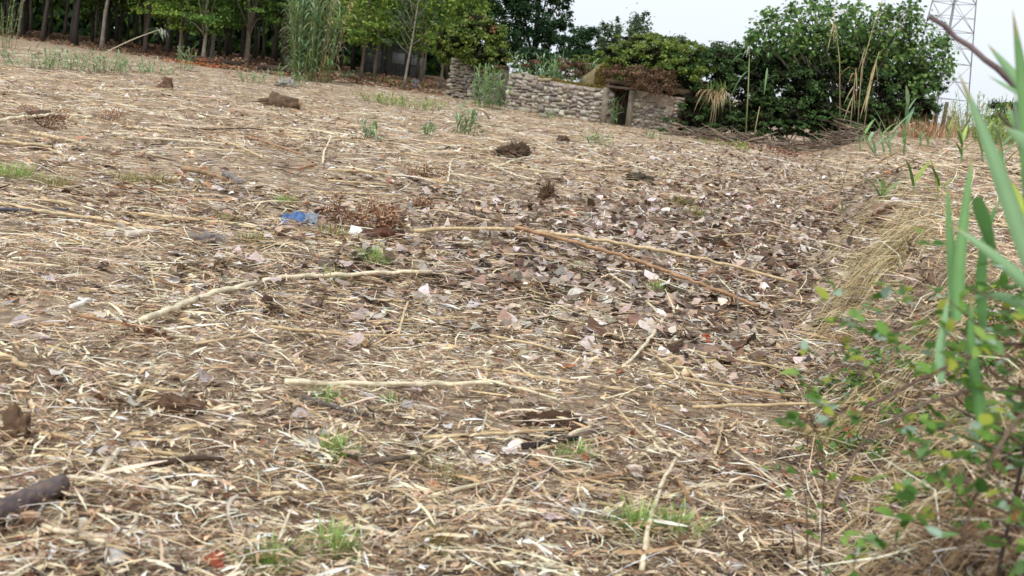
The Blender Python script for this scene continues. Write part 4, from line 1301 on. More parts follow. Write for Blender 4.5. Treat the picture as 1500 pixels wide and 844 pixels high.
# upright thin twigs
for lab, a, b, d, r, col in [('thin grey twig standing upright right of the centre', (1083, 508), (1079, 398), None, .006, S(150, 142, 134)), ('short upright grey twig beside the brown shrub', (503, 352), (499, 318), None, .007, S(170, 164, 158)), ('upright straw splinter near the white leaf', (701, 656), (714, 602), None, .008, PALE), ('thin upright stem at the foot of the bank', (1227, 300), (1243, 238), None, .007, DRK), ('short upright straw stalk in the middle field', (545, 452), (552, 425), None, .006, PALE), ('thin stalk leaning in the near right field', (1085, 620), (1090, 560), None, .005, S(140, 130, 122))]:
    g = G(*a); e = P(b[0], b[1], g[1] + .05)
    o = cane_mesh([(0, 0, -.03), (e - g) / 2, e - g], r, col, False, .05, .5).build('upright_twig', M['wood'], None, True, g)
    tag(o, lab, 'twig')

# leaning broken cane at the wood edge with a leaf tuft at its tip
def leaning_cane():
    g = G(146, 76) if G(146, 76)[1] < 75 else at_ground(146, 55)
    g = at_ground(146, 55); e = P(236, 43, 55) - g
    t = thing('broken_cane', 'slanting broken cane with drooping leaves at its tip before the wood', 'cane', g)
    k = np.linspace(0, 1, 7)[:, None]
    V, F = tube(np.array(e) * k + np.array([0, 0, .1]) * np.sin(k * math.pi), np.linspace(.03, .018, 7), 6)
    MB().add(V, F, S(190, 180, 156)).build('culm', M['cane'], t, True)
    rg = np.random.default_rng(3); mb = MB()
    for i in range(12):
        blade(mb, e + rg.normal(0, [.15, .05, .05]), (rg.normal(0, .5), -.2, -.2), rg.uniform(.3, .6), .05, .6, [S(170, 180, 160), S(150, 166, 140)], rg, 4)
    mb.build('leaves', M['reed'], t)
leaning_cane()

def where(p):
    return 'nearest the camera' if p[1] < 4.5 else 'in the near field' if p[1] < 7.5 else 'in the middle field' if p[1] < 14 else 'in the far field' if p[1] < 25 else 'towards the ruin'


def side_(p):
    u = p[0] / p[1]
    return 'far left' if u < -.27 else 'left of centre' if u < -.09 else 'centre' if u < .09 else 'right of centre' if u < .27 else 'on the bank side'


# many short cane fragments, indistinguishable from one another
rgf = np.random.default_rng(720)
frag = [cane_mesh([(0, 0, 0), (l / 2, rgf.normal(0, .012), .004), (l, 0, 0)], r, c, True).mesh('cane_fragment', M['cane'], True) for l, r, c in [(.18, .007, PALE), (.3, .008, TAN), (.45, .009, PALE), (.7, .009, TAN), (1.0, .010, TAN), (.26, .010, BRN), (.14, .009, PALE), (1.5, .011, PALE)]]
pp = scatter(290, 2.9, 40, rgf, amax=.5)
for p in pp:
    k = int(rgf.integers(0, 7 if p[1] < 9 else 8))
    if p[1] < 5 and k in (4, 7): k = 1
    o = bpy.data.objects.new('cane_fragment', frag[k]); COL.objects.link(o)
    a = rgf.normal(0, .9); L = [.18, .3, .45, .7, 1.0, .26, .14, 1.5][k]
    z1 = float(H(p[0] + L * math.cos(a), p[1] + L * math.sin(a)))
    o.location = (p[0], p[1], p[2] + .035); o.rotation_euler = (0, -math.atan2(z1 - p[2], L), a)
    if p[1] > 14: o.scale = (1.2, 1.6, 1.6)
    kind_ = ['short pale', 'medium tan', 'pale half metre', 'long tan', 'longer tan', 'short brown', 'stubby pale', 'longest pale'][k]
    tag(o, '%s cane piece lying %s, %s' % (kind_, where(p), side_(p)), 'cane', 'loose cane pieces among the straw')

# large fallen leaves, one by one
def big_leaf(seed, lobes):
    rg = np.random.default_rng(seed)
    K = 22; th = np.arange(K) / K * 2 * math.pi
    r = (.5 + .28 * np.abs(np.cos(th * lobes / 2)) ** .7) * rg.uniform(.8, 1.12, K)
    u, v = r * np.cos(th), r * np.sin(th)
    a, b = rg.normal(0, .3), rg.normal(.15, .3)
    ring = np.stack([u, v, a * u ** 2 + b * v ** 2 + rg.normal(0, .05, K)], -1)
    inner = ring * [.5, .5, .25] + rg.normal(0, .02, (K, 3))
    V = np.concatenate([ring, inner, [[0, 0, 0]]]); j = np.arange(K); j2 = (j + 1) % K
    c = pal(GREYLEAF[:2] + GREYLEAF[4:8] + BROWNLEAF[:3] + [S(190, 182, 176), S(176, 164, 154)], 1, rg)[0]
    C = np.concatenate([np.tile(c, (K, 1)) * rg.uniform(.85, 1.1, (K, 1)), np.tile(c * 1.05, (K, 1)), [c * .8]])
    return MB().add(V, [np.stack([j, j2, j2 + K, j + K], -1), np.stack([j + K, j2 + K, np.full(K, 2 * K)], -1)], np.clip(C, .01, .9)).mesh('fallen_leaf', M['deadleaf'], True)
LEAFM = [big_leaf(740 + i, 3 + i % 3) for i in range(14)]
rgl = np.random.default_rng(741)
def put_leaf(p, s, label, group, m=None, name='fallen_leaf'):
    o = bpy.data.objects.new(name, LEAFM[rgl.integers(0, 14)] if m is None else m); COL.objects.link(o)
    o.location = (p[0], p[1], p[2] + .03 + .12 * s); o.scale = (s, s * rgl.uniform(.6, 1), s)
    o.rotation_euler = (rgl.normal(0, .22), rgl.normal(0, .22), rgl.uniform(0, 6.28))
    return tag(o, label, 'leaf', group)
WL = MB(); 
def special_leaf(px, py, s, col, label, seed):
    m = LEAFM[seed % 14].copy()
    ca = m.color_attributes['Col']; n = len(m.vertices)
    ca.data.foreach_set('color', np.c_[np.tile(col, (n, 1)) * np.random.default_rng(seed).uniform(.88, 1.08, (n, 1)), np.ones(n)].astype(np.float32).ravel())
    o = put_leaf(G(px, py), s * 1.2, label, None, m); o.rotation_euler.x += .35
special_leaf(752, 676, .11, S(226, 218, 214), 'large whitish leaf in the near centre', 3)
special_leaf(706, 684, .07, S(216, 208, 204), 'smaller whitish leaf left of the large one', 5)
special_leaf(520, 516, .13, S(210, 192, 186), 'large pinkish lobed leaf below the jointed thin cane', 7)
special_leaf(586, 360, .15, S(206, 204, 204), 'grey white leaf right of the brown shrub', 1)
special_leaf(305, 360, .17, S(214, 212, 214), 'long white torn leaf left of the blue rag', 2)
special_leaf(268, 384, .13, S(224, 218, 216), 'white leaf near the left grass tuft', 4)
special_leaf(830, 548, .06, S(196, 122, 76), 'orange brown leaf below the centre', 6)
special_leaf(1030, 503, .07, S(158, 78, 58), 'reddish leaf right of the broken cane', 8)
special_leaf(312, 838, .05, S(150, 74, 50), 'red brown leaf at the bottom edge', 9)
special_leaf(1222, 270, .19, S(120, 92, 74), 'curled brown leaf standing at the foot of the bank', 10)
special_leaf(1300, 322, .16, S(134, 104, 86), 'wide brown leaf caught on the bank', 11)
special_leaf(1508 - 220, 318, .12, S(150, 124, 104), 'tan brown leaf beside the wide one on the bank', 12)
special_leaf(960, 236, .2, S(204, 196, 194), 'pale leaf at the top of the leaf drift', 13)
for p in scatter(150, 3.0, 13, rgl, amax=.47):
    put_leaf(p, rgl.uniform(.035, .075), 'dry curled leaf loose on the straw, %s, %s' % (where(p), side_(p)), 'loose dry leaves on the near straw')
n = 0
while n < 130:
    p = scatter(1, 8, 30, rgl, amax=.45)[0]
    if rgl.random() < leafzone(p[0], p[1]):
        put_leaf(p, rgl.uniform(.07, .12), 'grey curled leaf in the drift, %s, %s' % (where(p), side_(p)), 'grey leaves in the drift along the bank'); n += 1


# ------------------------------------------------------------------ logs, stumps, clods
def lump(name, label, cat, px, py, size, col, seed, mat='clod', rough=.42, rz=0, sink=.62, fr=3.0):
    """irregular lump from a displaced sphere"""
    rg = np.random.default_rng(seed); nu, nv = 30, 18
    th = np.arange(nu) / nu * 2 * math.pi; ph = np.linspace(.001, math.pi - .001, nv)
    T, Q = np.meshgrid(th, ph)
    d = np.stack([np.sin(Q) * np.cos(T), np.sin(Q) * np.sin(T), np.cos(Q)], -1)
    off = seed * 3.1
    r = np.ones(d.shape[:2])
    for f_, a_ in ((fr * .8, .9), (fr * 2, .55), (fr * 4.5, .4)):
        r = r + rough * a_ * (vn(d[..., 0] * f_ + off, d[..., 1] * f_ + d[..., 2] * f_ * 1.3, seed) + vn(d[..., 2] * f_ * 1.2 - d[..., 0] * f_ * .7, d[..., 1] * f_ + off, seed + 1)) * 1.7
    V = (d * r[..., None] * np.array(size)).reshape(-1, 3)
    i = (np.arange(nv - 1)[:, None] * nu); j = np.arange(nu)[None]; j2 = (j + 1) % nu
    F = np.stack([i + j, i + nu + j, i + nu + j2, i + j2], -1).reshape(-1, 4)
    g = G(px, py); g[2] += size[2] * (1 - sink)
    C = np.tile(col, (len(V), 1)) * rg.uniform(.8, 1.2, (len(V), 1))
    o = MB().add(V, F, C).build(name, M[mat], None, False, g); o.rotation_euler = (0, 0, rz)
    if name == 'root_clod':
        mb = MB(); q = V[rg.integers(0, len(V), 260)]; q = q[q[:, 2] > -size[2] * .6]
        for v in q:
            e = v * rg.uniform(1.15, 1.7) + rg.normal(0, .04, 3)
            VV, FF = tube([v * .9, (v + e) / 2 + rg.normal(0, .02, 3), e], [.006, .004, .002], 4, False); mb.add(VV, FF, pal([S(104, 84, 66), S(76, 62, 50), S(140, 116, 90)], 1, rg)[0])
        mb.build('root_fibres', M['bark'], o)['kind'] = 'stuff'
    return tag(o, label, cat)


for a in [
    ('root_clod', 'shaggy dark root clod in the upper middle field', 'clod', 752, 229, (.26, .2, .16), S(84, 70, 58), 801),
    ('root_clod', 'dark upright root clod above the field centre', 'clod', 800, 298, (.10, .09, .14), S(92, 70, 54), 802),
    ('earth_clod', 'dark earth clod in the far field before the ruin', 'clod', 824, 210, (.16, .15, .12), S(92, 76, 62), 803),
    ('earth_clod', 'dark earth lump below the bowed cane end', 'clod', 552, 439, (.10, .08, .06), S(80, 68, 58), 804),
    ('earth_clod', 'dark earth clod in the leaf drift', 'clod', 935, 266, (.2, .15, .09), S(88, 80, 68), 807),
    ('earth_clod', 'brown earth clod at the foot of the bank', 'clod', 1060, 360, (.16, .12, .07), S(76, 64, 54), 808),
    ('earth_clod', 'dark crumbly earth below the field centre', 'clod', 812, 632, (.13, .09, .05), S(76, 58, 46), 809),
    ('bark_block', 'dark topped bark block in the near left field', 'bark', 262, 605, (.09, .06, .05), S(104, 82, 66), 810),
    ('earth_clod', 'dark brown clod beside the brown shrub', 'clod', 565, 352, (.14, .1, .06), S(96, 66, 54), 811),
    ('earth_clod', 'dark clod near the left tree stump', 'clod', 62, 178, (.26, .2, .12), S(96, 80, 70), 812),
    ('earth_clod', 'grey rubble lump under the tall reed clump', 'stone', 418, 127, (.35, .25, .2), S(150, 146, 138), 813),
    ('earth_clod', 'small dark lump between the centre and the broken cane', 'clod', 690, 454, (.07, .06, .04), S(96, 88, 82), 814),
]:
    lump(*a)


def stump(label, px, py, L, r, rz, col, seed, upright=False, scale=1):
    rg = np.random.default_rng(seed); g = G(px, py)
    t = thing('tree_stump', label, 'stump', g, rz)
    k = np.linspace(0, 1, 8)
    if upright: pts = np.c_[.05 * k, 0 * k, -.05 + L * k]
    else: pts = np.c_[L * (k - .5), 0 * k, r * .75 + .05 * k]
    rad = r * (1.35 - .6 * k + .25 * (1 - k) ** 3)
    V, F = tube(pts, rad, 16, True, .2, rg)
    C = np.tile(col, (len(V), 1)) * rg.uniform(.55, 1.25, (len(V), 1))
    MB().add(V, F, C).build('trunk', M['bark'], t)
    e = pts[-1] - pts[-2]; e = unit(e)
    V, F = tube([pts[-1] + e * .002, pts[-1] + e * .02], [rad[-1] * .9, rad[-1] * .86], 12, True, .1, rg)
    MB().add(V, F, S(184, 150, 108)).build('cut_face', M['wood'], t)['label'] = 'fresh yellowish cut face'
    for i in range(12):
        a = rg.uniform(-1, 1)
        s = pts[0] + rg.normal(0, r * .4, 3)
        d = np.array([rg.normal(0, .5), rg.normal(0, .5), -.25]) if upright else np.array([-1, a, -.25 + .3 * rg.random()])
        q = s + unit(d) * r * rg.uniform(1.3, 3.4)
        V, F = tube([s, (s + q) / 2 + rg.normal(0, .04, 3), q], [r * .35, r * .22, r * .06], 6, True, .1, rg)
        MB().add(V, F, col * .9).build('root', M['bark'], t, True)


stump('overturned stump with splayed roots and yellow cut end', 418, 160, .75, .17, -.1, S(104, 84, 66), 821)
stump('small upright brown stump in the far left field', 243, 129, .36, .17, .4, S(104, 80, 64), 822, True)
lump('root_block', 'brown root block at the left edge of the near field', 'root', 24, 652, (.05, .05, .075), S(104, 82, 64), 823, 'bark', .3, 0, .3)


def near_log():
    g0, g1 = G(-12, 782), G(92, 738)
    t = thing('fire_log', 'short dark barked log in the lower left corner', 'log', (g0 + g1) / 2)
    a, b = (g0 - g1) / 2, (g1 - g0) / 2
    a[2] += .062; b[2] += .068; r = .035; rg = np.random.default_rng(830)
    k = np.linspace(0, 1, 12)[:, None]
    V, F = tube(a + (b - a) * k + rg.normal(0, .002, (12, 3)), r, 16, True, .06, rg)
    C = np.where((np.sin(np.arange(len(V)) * 1.7) > .3)[:, None], S(110, 94, 86), S(84, 76, 78))
    MB().add(V, F, C).build('bark', M['bark'], t, True)
    u = unit(b - a)
    for q, s in ((b, 1), (a, -1)):
        V, F = tube([q + u * s * .001, q + u * s * .006], [r * .86, r * .8], 14, True, .03, rg)
        MB().add(V, F, S(196, 180, 156)).build('cut_end', M['wood'], t)
near_log()


def blue_rag():
    g = G(438, 334); rg = np.random.default_rng(840)
    n, m = 24, 15
    u, v = np.meshgrid(np.linspace(-.5, .5, n), np.linspace(-.5, .5, m))
    edge = 1 - .55 * np.abs(u) - .5 * vn(u * 9, v * 7, 10)
    x = u * .34 + .06 * v; y = v * .26 * edge
    z = .085 + .14 * v * edge + .09 * vn(u * 7, v * 6, 8) + .07 * vn(u * 17, v * 11, 9) + .03 * u
    V = np.stack([x, y, z], -1).reshape(-1, 3)
    V[:, 2] += float(0)
    i = (np.arange(m - 1)[:, None] * n + np.arange(n - 1)[None]).ravel()
    V2 = V - [0, 0, .004]
    F = np.stack([i, i + 1, i + n + 1, i + n], -1)
    C = np.where((u.ravel() > .12)[:, None], S(140, 148, 160), S(84, 116, 166)) * rg.uniform(.6, 1.15, (n * m, 1))
    o = MB().add(np.concatenate([V, V2]), [F, F[:, ::-1] + n * m], np.concatenate([C, C])).build('plastic_rag', M['plastic'], None, True, g)
    o.rotation_euler = (0, 0, .35)
    tag(o, 'crumpled blue plastic scrap on the straw', 'plastic scrap')
blue_rag()


def dead_shrub(label, px, py, w, h, n, cols, seed):
    rg = np.random.default_rng(seed); g = G(px, py)
    t = thing('dead_shrub', label, 'shrub', g)
    mb, ml = MB(), MB()
    for i in range(16):
        a = rg.uniform(0, 6.28); e = np.array([math.cos(a) * w * rg.uniform(.3, 1.5), math.sin(a) * w * rg.random(), h * rg.uniform(.08, .9) ** 1.3])
        V, F = tube([(0, 0, 0), e * .5 + rg.normal(0, .03, 3), e], [.007, .005, .002], 5); mb.add(V, F, S(120, 96, 76))
        crown_cloud(ml, [(e * .75, (w * .36, w * .3, h * .32))], n // 16, .03, cols, rg, K=14, clump=.5, shell=.2)
    mb.build('stems', M['bark'], t)
    ml.build('leaves', M['deadleaf'], t)['kind'] = 'stuff'


RB = [S(150, 106, 78), S(126, 88, 66), S(170, 128, 96), S(104, 76, 60), S(188, 156, 124)]
dead_shrub('rust brown dead shrub right of the blue scrap', 545, 338, .36, .34, 1500, RB, 850)
dead_shrub('small rust brown sprig right of the dead shrub', 622, 312, .15, .2, 300, RB, 851)
dead_shrub('brown dead sprig in the middle far field', 625, 262, .3, .25, 500, RB, 852)
dead_shrub('brown dead sprig in the upper left field', 62, 186, .35, .4, 420, RB, 853)
dead_shrub('brown dead tuft near the far left stump', 155, 178, .4, .35, 420, RB, 854)
dead_shrub('dark brown dead sprig left of the jointed cane', 215, 500, .12, .1, 220, RB, 855)


# ------------------------------------------------------------------ grass tufts
def grass_tuft(label, px, py, h, w, n, cols, seed, group='grass tufts in the field'):
    rg = np.random.default_rng(seed); g = G(px, py)
    t = thing('grass_tuft', label, 'grass', g, 0, group)
    mb = MB()
    for i in range(int(n * 1.7)):
        q = rg.normal(0, w * .45, 2)
        blade(mb, (q[0], q[1], -.01), (q[0] / w * .7 + rg.normal(0, .3), q[1] / w * .7 + rg.normal(0, .3), 1), h * rg.uniform(.8, 2.1), rg.uniform(.003, .006) * (1 + g[1] / 12), rg.uniform(.1, .6), cols, rg, 4)
    mb.build('blades', M['reed'], t)['kind'] = 'stuff'


GR = [S(144, 178, 90), S(164, 190, 112), S(124, 160, 76), S(182, 198, 130), S(172, 176, 116)]
OL = [S(150, 146, 92), S(168, 156, 108), S(132, 128, 80), S(186, 170, 124)]
for i, (px, py, h, w, n, c, lab) in enumerate([
    (488, 822, .13, .055, 150, GR, 'brightest grass tuft at the bottom edge'), (394, 838, .11, .05, 110, GR, 'grass tuft at the bottom edge left of the brightest'),
    (485, 668, .11, .06, 110, GR, 'green grass tuft in the near left centre'), (610, 686, .07, .05, 80, OL, 'olive grass tuft right of the near left one'),
    (654, 712, .09, .05, 100, OL, 'olive grass tuft near the white leaf'), (638, 806, .09, .05, 110, OL, 'dull dry grass tuft at the bottom centre'),
    (930, 780, .13, .07, 120, GR, 'green grass tuft left of the tangled stalk'), (988, 782, .12, .06, 100, GR, 'green grass tuft behind the tangled stalk'),
    (842, 672, .08, .08, 90, GR, 'thin grass tuft by the charred stick'), (543, 388, .16, .09, 90, GR, 'green grass tuft above the bowed cane'),
    (484, 416, .12, .09, 90, GR, 'green grass tuft on the bowed cane'), (846, 400, .12, .09, 90, GR, 'green grass tuft between the crossing canes'),
    (965, 432, .13, .08, 90, GR, 'green grass tuft under the brownish cane'), (484, 350, .2, .14, 150, OL, 'olive dry tuft left of the brown shrub'),
    (18, 258, .22, .3, 120, GR, 'pale green grass tuft at the left edge of the field'), (195, 268, .2, .25, 120, OL, 'dry grass tuft by the blackened stick'),
    (330, 325, .16, .15, 120, OL, 'dry grass tuft on the tan cane'), (375, 358, .18, .16, 150, OL, 'dry grass tuft left of the blue scrap'),
    (80, 275, .2, .2, 120, OL, 'dry straw tuft in the left middle field'), (420, 298, .16, .12, 80, GR, 'small green tuft in the left middle field'),
    (235, 270, .2, .2, 130, OL, 'dry tuft below the brown branch'), (475, 588, .07, .07, 70, GR, 'faint green tuft on the thick level cane'),
    (570, 590, .06, .05, 60, GR, 'tiny green tuft on the thick level cane end'), (1000, 300, .16, .15, 120, OL, 'dry tuft in the leaf drift'),
    (1020, 320, .2, .18, 160, OL, 'second dry tuft in the leaf drift')]):
    grass_tuft(lab, px, py, h * (.55 if py < 380 else .8), w, n, c, 860 + i)


def bank_grass(label, px, py, w, h, n, cols, seed, lean=(-.7, -.6)):
    rg = np.random.default_rng(seed); g = G(px, py)
    t = thing('dry_grass', label, 'grass', g, 0, 'dry grass hanging over the bank')
    mb = MB()
    for i in range(n):
        q = np.array([rg.normal(0, w * .5), rg.normal(0, w * .8)])
        z = float(H(g[0] + q[0], g[1] + q[1])) - g[2]
        blade(mb, (q[0], q[1], z - .01), (lean[0] + rg.normal(0, .8), lean[1] + rg.normal(0, .8), rg.uniform(.2, 1.1)), h * rg.uniform(.5, 1.3), rg.uniform(.004, .008), rg.uniform(.4, 1.1), cols, rg, 5)
    mb.build('blades', M['straw'], t)['kind'] = 'stuff'


DG = [S(208, 190, 150), S(190, 168, 124), S(170, 150, 104), S(222, 208, 174), S(160, 152, 100)]
bank_grass('thick hanging pale grass on the bank face', 1300, 395, .5, .42, 900, DG, 900)
bank_grass('pale grass tuft above the hanging grass', 1345, 330, .5, .36, 500, DG, 901)
bank_grass('greenish dry grass under the bramble', 1235, 650, .22, .24, 420, [S(168, 160, 104), S(186, 174, 126), S(142, 142, 84)], 902)
bank_grass('dry grass at the right edge of the bank', 1420, 470, .5, .36, 500, DG, 903)
bank_grass('straw on the bank crest near the young reeds', 1400, 250, .8, .35, 400, DG, 904)
bank_grass('dry grass behind the bramble at the bottom right', 1400, 700, .25, .22, 420, DG, 905)


bank_grass('dry grass over the bank edge beyond the hanging grass', 1270, 330, .5, .36, 600, DG, 906)
bank_grass('brown dead grass filling the lower right corner', 1450, 780, .2, .24, 600, [S(150, 120, 90), S(120, 94, 72), S(176, 150, 112)], 907)
bank_grass('brown dead grass under the bramble on the right', 1440, 590, .3, .26, 600, [S(150, 124, 92), S(128, 102, 78), S(184, 160, 120)], 908)


# ------------------------------------------------------------------ young reeds on the bank
def young_reed(label, px, py, top, n, L, W, seed, cols='reed'):
    rg = np.random.default_rng(seed); g = G(px, py)
    d = g[1]; e = P(top[0], top[1], d) - g
    t = thing('young_reed', label, 'reed', g, 0, 'young reeds on the bank')
    k = np.linspace(0, 1, 5)[:, None]
    V, F = tube(np.array([0, 0, -.04]) + e * k, np.linspace(.02, .008, 5) * d / 18, 7)
    MB().add(V, F, S(130, 160, 104)).build('culm', M['reed'], t, True)
    for i in range(n):
        f = .15 + .85 * (i + .5) / n; s = 1 if i % 2 else -1
        mb = MB(); blade(mb, (0, 0, 0), (s * rg.uniform(.25, .8), rg.normal(0, .3), 1), L * rg.uniform(.7, 1.15), W, rg.uniform(.1, .5), GREENS[cols], rg, 6)
        mb.build('leaf', M['reed'], t, False, e * f)


young_reed('young reed between the tallest and the leaning one', 1306, 232, (1302, 196), 6, .7, .07, 920)
young_reed('young reed low at the left end of the bank crest', 1262, 222, (1258, 202), 5, .5, .06, 921)
young_reed('bright young reed among the straw right of the slim one', 1440, 236, (1438, 200), 6, .6, .06, 922, 'bright')
young_reed('young reed near the right edge of the bank crest', 1470, 262, (1466, 206), 7, .6, .05, 923)
young_reed('young reed on the bank above the hanging grass', 1372, 300, (1376, 270), 5, .4, .04, 924, 'bright')
young_reed('tallest young reed standing upright on the bank', 1324, 229, (1330, 150), 7, .75, .10, 910)
young_reed('young reed leaning left beside the tallest one', 1288, 232, (1264, 196), 6, .8, .08, 911)
young_reed('young reed with fanned leaves just left of the tallest', 1296, 224, (1290, 190), 5, .7, .07, 912)
young_reed('small young reed right of the tallest one', 1348, 215, (1350, 190), 5, .6, .06, 913)
young_reed('slim bright young reed on the right bank', 1409, 240, (1410, 190), 6, .55, .06, 914, 'bright')
young_reed('young reed in front of the russet grass', 1388, 212, (1390, 182), 5, .5, .06, 915, 'bright')
young_reed('low young reed near the folded one', 1358, 216, (1362, 200), 4, .4, .05, 916)
young_reed('young reed folded flat against the bank', 1300, 300, (1286, 286), 7, .5, .06, 917)
young_reed('single leaf shoot beside the folded reed', 1336, 282, (1342, 262), 2, .42, .05, 918, 'bright')
young_reed('small fan of leaves below the folded reed', 1232, 318, (1236, 308), 4, .3, .035, 919, 'bright')



# ------------------------------------------------------------------ foreground on the right: branch, reeds, brambles
def fg_branch():
    d = 3.0
    pts = np.array([P(1363, 23, d), P(1400, 53, d), P(1440, 86, d - .03), P(1490, 126, d - .06), P(1570, 200, d - .1), P(1640, 330, d - .15), (2.25, 2.75, float(H(2.25, 2.75)) - .05)])
    rg = np.random.default_rng(940); b = pts[-1].copy(); pts = pts - b
    t = thing('dead_branch', 'bare dark branch reaching in from the right before the pylon', 'branch', b)
    seg = np.r_[0, np.cumsum(np.linalg.norm(np.diff(pts, axis=0), axis=1))]; k = np.linspace(0, seg[-1], 40)
    q = np.stack([np.interp(k, seg, pts[:, i]) for i in range(3)], -1) + rg.normal(0, .002, (40, 3))
    V, F = tube(q, np.linspace(.0065, .017, 40), 10, True, .12, rg)
    MB().add(V, F, S(112, 96, 96)).build('stem', M['bark'], t, True)
    for f in (6, 11, 15, 20):
        s = q[f]; e = s + np.array([.0, 0, .022]) * (1 if f % 2 else -1) + [.008, 0, 0]
        V, F = tube([s, e], [.006, .002], 6); MB().add(V, F, S(104, 88, 86)).build('twig_stub', M['bark'], t, True)
fg_branch()


def fg_reed():
    root = on(1.62, 2.55)
    t = thing('giant_reed', 'blurred giant reed with broad leaves at the right edge', 'reed', root)
    top = P(1530, -20, 2.45) - root
    k = np.linspace(0, 1, 9)[:, None]
    V, F = tube(top * k + np.array([0, 0, -.05]) * (1 - k), np.linspace(.014, .009, 9), 9)
    MB().add(V, F, S(128, 156, 96)).build('culm', M['reed'], t, True)
    rg = np.random.default_rng(941)

    def leaf(px, d, w, col, fold=.45):
        pts = np.array([P(x, y, d + dd) for (x, y), dd in zip(px, np.linspace(0, .06, len(px)))]) - root
        seg = np.r_[0, np.cumsum(np.linalg.norm(np.diff(pts, axis=0), axis=1))]; n = 14
        kk = np.linspace(0, seg[-1], n); c = np.stack([np.interp(kk, seg, pts[:, i]) for i in range(3)], -1)
        for _ in range(4): c[1:-1] = (c[:-2] + 2 * c[1:-1] + c[2:]) / 4
        tan = unit(np.gradient(c, axis=0)); view = unit(c + root - np.array([0, 0, CAMZ]) + rg.normal(0, .35, 3))
        side = unit(np.cross(tan, view)); nr = np.cross(side, tan)
        f = np.linspace(0, 1, n); wv = (w / 2 * np.minimum(1, .6 + 2 * f) * (1 - f ** 2.6))[:, None]
        A, B = c + side * wv + nr * wv * fold, c - side * wv + nr * wv * fold
        V = np.stack([A, c, B], 1).reshape(-1, 3); i = (np.arange(n - 1) * 3)[:, None]
        F = np.concatenate([i + [0, 3, 4, 1], i + [1, 4, 5, 2]])
        C = np.tile(col, (len(V), 1)); C[1::3] *= 1.25; C *= (1 + .10 * np.sin(np.arange(len(V)) * 2.1 + w * 900))[:, None]; C[-5:] = S(176, 158, 108)
        MB().add(V, F, C).build('leaf', M['reed'], t, True)
    g1, g2, g3 = S(116, 158, 100), S(134, 170, 126), S(98, 142, 82)
    leaf([(1512, 330), (1506, 210), (1498, 120), (1483, 12)], 2.35, .036, g1)
    leaf([(1520, 420), (1480, 300), (1440, 190), (1403, 104)], 2.3, .035, g2)
    leaf([(1530, 170), (1500, 128), (1470, 92), (1446, 64)], 2.5, .026, g2)
    leaf([(1530, 150), (1492, 136), (1446, 110)], 2.5, .012, g2)
    leaf([(1398, 470), (1395, 400), (1390, 330), (1387, 256)], 2.45, .022, g1)
    leaf([(1402, 470), (1405, 380), (1416, 290), (1426, 216)], 2.4, .026, g1)
    leaf([(1380, 200), (1430, 290), (1446, 340), (1460, 385)][1:], 2.4, .03, g3)
    leaf([(1530, 440), (1470, 385), (1430, 355), (1390, 328)], 2.3, .026, g2)
    leaf([(1520, 240), (1490, 190), (1474, 150)], 2.6, .022, g1)
    leaf([(1530, 230), (1500, 205), (1470, 185)], 2.3, .03, g2)
    leaf([(1500, 250), (1488, 170), (1486, 130)], 2.6, .010, S(110, 124, 110))
    leaf([(1440, 640), (1430, 560), (1420, 500), (1424, 430)], 2.3, .026, g3)
    leaf([(1510, 320), (1496, 300), (1480, 262)], 2.5, .02, S(164, 180, 70))
    leaf([(1520, 380), (1490, 330), (1470, 260), (1462, 200)], 2.5, .026, g1)
    leaf([(1440, 480), (1436, 400), (1446, 330), (1470, 280)], 2.45, .024, g3)
    leaf([(1530, 470), (1490, 440), (1450, 430), (1412, 440)], 2.35, .024, g2)
    leaf([(1380, 560), (1376, 520), (1384, 470), (1390, 430)], 2.35, .022, g2)
fg_reed()


def ovate(seed):
    rg = np.random.default_rng(seed); n = 9
    f = np.linspace(0, 1, n); w = .29 * np.sin(f ** .75 * math.pi) ** .95 * (1 + .10 * (-1) ** np.arange(n))
    c = np.stack([0 * f, f - .0, -.22 * f ** 2], -1)
    A, B = c + np.stack([w, 0 * w, .3 * w], -1), c + np.stack([-w, 0 * w, .3 * w], -1)
    V = np.stack([A, c, B], 1).reshape(-1, 3); i = (np.arange(n - 1) * 3)[:, None]
    return V, np.concatenate([i + [0, 3, 4, 1], i + [1, 4, 5, 2]])


BL = [S(94, 136, 56), S(118, 158, 74), S(78, 116, 48), S(138, 168, 84), S(156, 166, 66), S(116, 152, 96), S(160, 186, 164), S(74, 112, 50)]
LMESH = []
for i, c in enumerate(BL):
    V, F = ovate(950 + i); LMESH.append(MB().add(V, F, c).mesh('leaf', M['leaf'], True))
V, F = ovate(960); LMESH.append(MB().add(V, F, S(146, 98, 68)).mesh('leaf', M['deadleaf'], True))
rgb = np.random.default_rng(961)


